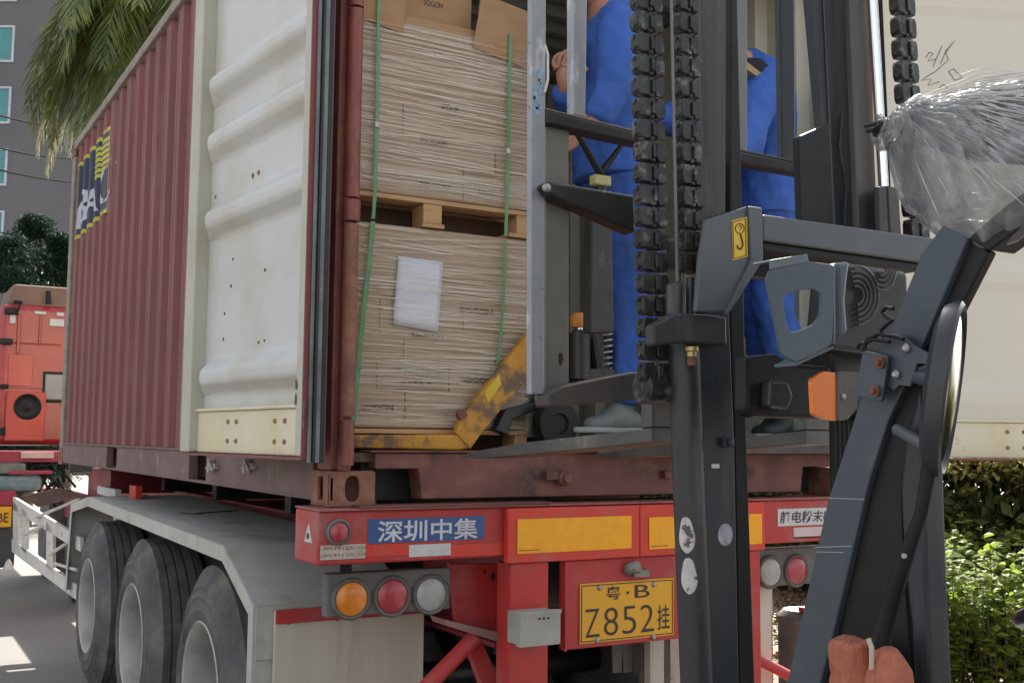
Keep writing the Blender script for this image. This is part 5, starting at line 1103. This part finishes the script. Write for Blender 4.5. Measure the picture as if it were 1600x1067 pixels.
for k in range(5):
    r_=14+7.5*k; q=[W(cc[0]+r_*.78*math.cos(t),cc[1]+r_*1.05*math.sin(t),y=yG+.045) for t in [ -1.9+.2*j for j in range(18)]]; m_.tube(q,.0028,6)
for k in range(4):
    r_=10+7*k; q=[W(1378+r_*.7*math.cos(t),420+r_*1.1*math.sin(t),y=yG+.045) for t in [.1+.2*j for j in range(11)]]; m_.tube(q,.0026,6)
m_.build('ribbed_lamp_back',M('grey_black_ribs',(.05,.05,.048),.4,metal=.3,c2=(.08,.08,.075),s=20),fk,smooth=True)
m_=MB()
for q in([(1396,482),(1384,480),(1378,488),(1386,496),(1395,500),(1384,508),(1376,516),(1380,526)],[(1348,548),(1356,530),(1372,522),(1400,526),(1412,530)],[(1352,546),(1350,538),(1364,530),(1390,534)],[(1340,545),(1344,536),(1352,538)]): m_.tube([W(a,b,x=.06) for a,b in q],.0035,7)
m_.build('lamp_wire',black,fk,smooth=True)
# indicator
pp('indicator_lens',rnd([(1269,592),(1288,580),(1306,582),(1308,658),(1292,656),(1272,648)],3,.15),M('orange_indicator',(.85,.20,.01),.3,coat=.5,c2=(.75,.16,.01),s=12),(0,.012,0),y=yG+.0,bevel=.006)
pp('indicator_housing',rnd([(1309,580),(1346,582),(1338,640),(1325,656),(1309,658)],3,.15),M('dusty_grey_housing',(.13,.12,.105),.6,c2=(.09,.085,.075),s=10,bump=.15),(0,.02,0),y=yG-.004,bevel=.005)
m_=MB(); m_.lathe(W(1317,620,y=yG-.0045),(0,-1,0),[(.006,0),(.006,.003),(.003,.005)],10); m_.build('indicator_screw',steel,fk)
# dark cowl behind, hoses
pp('cowl_block',[(1165,556),(1214,552),(1246,568),(1300,572),(1300,655),(1175,652),(1165,640)],black,(0,.04,0),y=-1.80,bevel=.01)
pp('cowl_step',[(1188,595),(1216,597),(1224,620),(1216,640),(1186,636)],blackm,(0,-.03,0),y=-1.802,bevel=.006)
pp('lamp_cable_box',[(1300,545),(1425,560),(1400,640),(1346,660),(1308,600)],blackm,(0,.10,0),y=-1.78,bevel=.008)
m_=MB()
for k in range(5): m_.tube([W(1301+k*7,655,y=-1.75),W(1303+k*7,780,y=-1.75),W(1300+k*7,1100,y=-1.75)],.0075,10)
m_.build('hydraulic_hose',black,fk,smooth=True)
# A pillar (side plate plus dark inner channel)
PL=.10
pil=[(1473,352),(1512,372),(1440,542),(1387,659),(1361,740),(1351,778),(1300,997),(1270,1110),(1220,1110),(1229,1067),(1294,778),(1323,690),(1344,625),(1391,516),(1440,395)]
pp('pillar',pil,bluegr,(.06,0,0),x=PL,bevel=.003)
pp('pillar_inner_channel',[(1513,374),(1545,394),(1468,545),(1425,662),(1408,760),(1412,900),(1432,1110),(1272,1110),(1301,997),(1352,778),(1362,740),(1388,659),(1441,542)],black,(.02,0,0),x=PL+.012,bevel=.003)
pp('dash_side_panel',[(1438,600),(1440,700),(1447,900),(1456,1110),(1430,1110),(1424,980),(1411,860),(1406,760),(1415,690)],mastb,(.05,0,0),x=PL+.0,bevel=.006)
m_=MB()
for a,b in(((1296,778),(1351,780)),((1272,855),(1330,853)),((1276,862),(1318,863))): m_.tube([W(*a,x=PL-.0005),W(*b,x=PL-.0005)],.0009,4)
m_.build('pillar_scratch',M('pale_scratch',(.35,.38,.40),.5),fk)
# bracket plates and bolts
pp('bracket_plate',rnd([(1352,548),(1392,556),(1382,628),(1340,618)],3,.1),bluegr,(-.006,0,0),x=PL-.022,bevel=.001)
pp('bracket_plate',[(1374,524),(1412,522),(1432,540),(1462,556),(1458,570),(1436,568),(1425,604),(1408,602),(1400,610),(1388,602),(1372,560)],bluegr,(-.005,0,0),x=PL-.012,bevel=.001)
m_=MB()
for px,py in((1378,567),(1370,611)): m_.lathe(W(px,py,x=PL-.028),(-1,0,0),[(.0095,0),(.0095,.006),(.006,.006),(.005,.012)],6)
m_.each('rusty_bolt',rustbolt,fk)
m_=MB()
for px,py in((1418,544),(1402,585)): m_.lathe(W(px,py,x=PL-.017),(-1,0,0),[(.0075,0),(.0075,.005),(.004,.008)],8)
m_.each('bolt',steel,fk)
# mirror
mi=thing('mirror','','x',W(1480,607,x=.05)); del mi['label']; del mi['category']
mc=W(1478,607,x=.05); dep=(mc-CAM).dot(_F); lng=W(1493,488,x=.05)-W(1463,728,x=.05); lng.normalize(); vn=(_R*.875-_F*.46).normalized(); vn=(vn-lng*vn.dot(lng)).normalized(); sdv=lng.cross(vn); RR=.130
def dish(prof,mat,nm,sm=True):
    mb=MB(); vs=[];n=56
    for r,h in prof: vs+=[mc+vn*h+(lng*math.cos(2*math.pi*j/n)+sdv*math.sin(2*math.pi*j/n)*.8)*r for j in range(n)]
    k=len(prof); mb.add(vs,[(i*n+j,i*n+(j+1)%n,(i+1)*n+(j+1)%n,(i+1)*n+j) for i in range(k-1) for j in range(n)]+[tuple(range(n)),tuple((k-1)*n+j for j in range(n))]); return mb.build(nm,mat,mi,smooth=sm)
dish([(.02,-.026),(.10,-.022),(.122,-.014),(.129,.0),(.130,.008),(.124,.012),(.121,.004)],M('mirror_back_black',(.03,.033,.036),.35,c2=(.04,.042,.045),s=6),'mirror_shell')
dish([(.120,.0045),(.10,.009),(.06,.013),(.01,.015)],M('mirror_glass',(.42,.43,.37),.10,metal=1,c2=(.34,.35,.29)),'mirror_glass')
parent_keep(mi,fk)
m_=MB(); m_.tube([W(1402,671,x=.08),W(1446,697,x=.045)],.0095,14); m_.build('mirror_arm',bluegr2,fk,smooth=True)
m_=MB(); m_.tube([W(1436,590,x=.08),W(1462,596,x=.05)],.011,14); m_.tube([W(1440,578,x=.085),W(1462,572,x=.06)],.006,8); m_.build('mirror_arm',bluegr,fk,smooth=True)
m_=MB(); m_.tube([W(1454,722,x=.03),W(1440,800,x=.03),W(1405,900,x=.03),W(1374,1010,x=.03)],[.0115,.0095,.0125,.015],18); m_.build('grab_rod',black,fk,smooth=True)
m_=MB(); m_.lathe(W(1414,868,x=.018),(-1,0,0),[(.004,0),(.004,.003)],8); m_.build('rod_screw',steel,fk)
# steering wheel, body, overhead guard beyond the frame
m_=MB(); c=W(1668,945,x=.32); a=V((.0,.35,.94)).normalized(); n=48; e1=V((1,0,0)); e2=a.cross(e1)
c=c+e1*.13+V((0,0,0)); m_.tube([c+(e1*math.cos(2*math.pi*k/n)+e2*math.sin(2*math.pi*k/n))*.15 for k in range(n+1)],.013,10); m_.tube([c-e1*.14,c+e1*.14],.008,8); m_.tube([c,c+V((0,.12,-.35))],.025,12); m_.build('steering_wheel',M('steering_blue_black',(.03,.04,.07),.3),fk,smooth=True)
m_=MB(); m_.prism([(.0,-1.98,.35),(.0,-1.98,.95),(.0,-2.25,1.08),(.0,-2.5,.62),(.0,-2.95,.62),(.0,-3.0,1.12),(.0,-4.0,1.1),(.0,-4.1,.4)],(1.12,0,0)); m_.build('body',bluegr,fk,bevel=.02)
m_=MB(); m_.box(.3,.82,-3.5,-3.05,1.13,1.22); m_.box(.3,.82,-3.58,-3.48,1.2,1.6); m_.build('seat',black,fk,bevel=.03)
for x in(-.02,1.0):
    for y,r in((-2.0,.32),(-3.7,.27)): MB().lathe((x-.03,y,r),(1,0,0),[(r*.55,.02),(r*.9,0),(r,.03),(r,.17),(r*.9,.2),(r*.55,.18)],36).build('wheel',tyrem,fk,smooth=True)
MB().prism([(.96,-2.4,1.93),(.96,-2.32,1.93),(.96,-2.02,1.1),(.96,-2.12,1.1)],(.06,0,0)).build('pillar',bluegr,fk,bevel=.003)
for x in(.10,.96): MB().box(x,x+.06,-3.7,-3.62,1.1,2.10).build('rear_pillar',bluegr,fk,bevel=.004)
m_=MB(); m_.box(.10,.16,-3.7,-2.36,2.08,2.14); m_.box(.96,1.02,-3.7,-2.36,2.08,2.14); m_.box(.162,.958,-3.7,-3.64,2.08,2.14)
for k in range(6): y=-2.45-k*.19; m_.box(.162,.958,y,y+.04,2.09,2.12)
m_.build('overhead_guard',black,fk,bevel=.004)
pp('guard_corner',[(1512,372),(1560,330),(1640,270),(1640,330),(1600,352),(1545,392)],black,(.06,0,0),x=PL)
for x in(.18,.86): MB().box(x,x+.09,yM,yM+.12,.15,1.0).build('mast_foot',mastm,fk,bevel=.004)
# cloth tied round the rod
cl=thing('cloth_wrap','orange brown cloth tied round the pillar and grab rod of the forklift','cloth',W(1350,1090,x=.04))
clm=M('orange_brown_cloth',(.50,.17,.10),.9,c2=(.40,.125,.07),s=14,st=(6,6,1),bump=.7,bs=26)
def blob(cols,x,th,name,mat,par,wr=.004,seed=0,n=20):
    mb=MB(); vs=[]
    for i,(px,py,hw) in enumerate(cols):
        c=W(px,py,x=x); s=hw/FPX*(c-CAM).dot(_F)
        for j in range(n):
            a=2*math.pi*j/n; w_=1+wr*30*math.sin(a*5+i*.8+seed)*.3; vs.append(c+(V((_R.x,_R.y,0))*math.cos(a)*s+V((-_F.x,-_F.y,0))*math.sin(a)*th)*w_)
    k=len(cols); mb.add(vs,[(i*n+j,i*n+(j+1)%n,(i+1)*n+(j+1)%n,(i+1)*n+j) for i in range(k-1) for j in range(n)]+[tuple(range(n)),tuple((k-1)*n+j for j in range(n))]); o=mb.build(name,mat,par,smooth=True,sub=3)
    tx=bpy.data.textures.get('towel_folds') or bpy.data.textures.new('towel_folds','CLOUDS'); tx.noise_scale=.045; tx.noise_depth=2
    dm=o.modifiers.new('folds','DISPLACE'); dm.texture=tx; dm.strength=.016; dm.mid_level=.5; dm.texture_coords='LOCAL'; return o
blob([(1330,998,28),(1329,1003,33),(1330,1030,33),(1332,1060,31),(1334,1110,34)],.045,.045,'cloth_band',clm,cl)
blob([(1382,1008,6),(1384,1018,20),(1390,1034,30),(1388,1052,33),(1392,1080,37),(1396,1120,42)],.03,.05,'cloth_knot',clm,cl,seed=2)
m_=MB(); q=[W(a,b,x=.0) for a,b in((1357,997),(1362,1012),(1362,1045))]; m_.tube(q,.004,6); m_.build('pale_cord',M('pale_cord_m',(.55,.45,.33),.7),cl)
# plastic film over the guard front
pf=thing('plastic_film','crumpled clear plastic film wrapped over the forklift roof guard corner','plastic film',W(1500,300,x=.1))
def film_surface(mat,seed,sc,name,am):
    cols=[(1368,200,206),(1380,190,216),(1400,178,226),(1412,172,250),(1432,166,300),(1455,160,338),(1480,156,365),(1510,150,388),(1545,143,388),(1580,135,372),(1620,122,350),(1680,100,330),(1760,70,300)]
    n=150; fine=[]
    for i in range(len(cols)-1):
        for k in range(8): t=k/8; fine.append(tuple(cols[i][q]*(1-t)+cols[i+1][q]*t for q in range(3)))
    fine.append(cols[-1]); mb=MB(); vs=[]; random.seed(seed)
    for i,(px,t_,b_) in enumerate(fine):
        a=W(px,t_,x=PL+.03); b=W(px,b_,x=PL+.03); c=(a+b)/2; hh=(a-b).length/2*sc; up=(a-b).normalized(); th=(.012+.12*min(1,i/40))*sc
        vw=V((_F.x,_F.y,0))*-1
        for j in range(n):
            an=2*math.pi*j/n; p=c+up*math.sin(an)*hh+vw*math.cos(an)*th
            fc=p-W(1385,165,x=PL+.03); fan=math.atan2(fc.dot(up),fc.dot(_R))
            ridge=abs(math.sin(fan*26+noise.noise(p*7)*3))**.5-.5
            d=noise.fractal(p*14+V((seed,0,0)),1,2,4)*.016+ridge*.018; vs.append(p+(up*math.sin(an)+vw*math.cos(an))*d*am)
    k=len(fine); mb.add(vs,[(i*n+j,i*n+(j+1)%n,(i+1)*n+(j+1)%n,(i+1)*n+j) for i in range(k-1) for j in range(n)]); return mb.build(name,mat,pf,smooth=True,sub=1,fix=False)
def plasticm(name,alpha,c):
    m=M(name,c,.15,c2=tuple(v*.9 for v in c),s=6,coat=1,alpha=alpha,bump=.6,bs=16,spec=.8)
    n=m.node_tree.nodes; L=m.node_tree.links; b=n['Principled BSDF']; lw=n.new('ShaderNodeLayerWeight'); lw.inputs[0].default_value=.35; mr=n.new('ShaderNodeMapRange'); mr.inputs[3].default_value=alpha*.55; mr.inputs[4].default_value=min(1,alpha*2.6); L.new(lw.outputs['Facing'],mr.inputs[0])
    L.new(mr.outputs[0],b.inputs['Alpha']); return m
film_surface(plasticm('clear_plastic',.46,(.36,.36,.355)),1,1.0,'outer_film',1.0)
film_surface(plasticm('clear_plastic_inner',.36,(.22,.22,.22)),4,.86,'inner_film',1.3)
m_=MB(); m_.tube([W(a,b,x=PL+.03) for a,b in((1366,206),(1400,188),(1440,198),(1520,205),(1600,200),(1700,190))],[.006,.014,.028,.045,.055,.06],14); m_.build('guard_front_tip',M('black_guard_bar',(.014,.014,.014),.9,spec=.1),fk,smooth=True)
m_=MB()
for a,b in(((1352,197),(1382,190)),((1355,205),(1384,202)),((1366,212),(1398,180))): m_.tube([W(*a,x=PL+.03),W(*b,x=PL+.03)],.004,6)
m_.build('torn_strip',black,pf)

random.seed(41); m_=MB()
for k in range(130):
    ex,ey=random.choice([(random.uniform(1440,1600),random.uniform(300,388)),(random.uniform(1560,1680),random.uniform(150,340)),(random.uniform(1500,1640),random.uniform(140,380))])
    if ey>388-(ex-1520)*.45 and ex>1520: ey=388-(ex-1520)*.45
    f0=random.uniform(.0,.6); f1=random.uniform(f0+.15,1); bend=random.uniform(-14,14); q=[]
    for s_ in range(9):
        t=f0+(f1-f0)*s_/8; px=1392+(ex-1392)*t; py=178+(ey-178)*t+bend*math.sin(3.14*t)+random.uniform(-1,1); c=W(px,py,x=PL+.03); th=(.012+.12*min(1,max(0,(px-1368)/110)))
        vw=V((_F.x,_F.y,0))*-1; q.append(c+vw*th*.95)
    m_.tube(q,[random.uniform(.0006,.0016)*math.sin(.2+2.7*s_/8) for s_ in range(9)],5)
m_.build('film_crease',M('film_crease_white',(.62,.62,.60),.25,alpha=.75,coat=.5),pf,smooth=True)
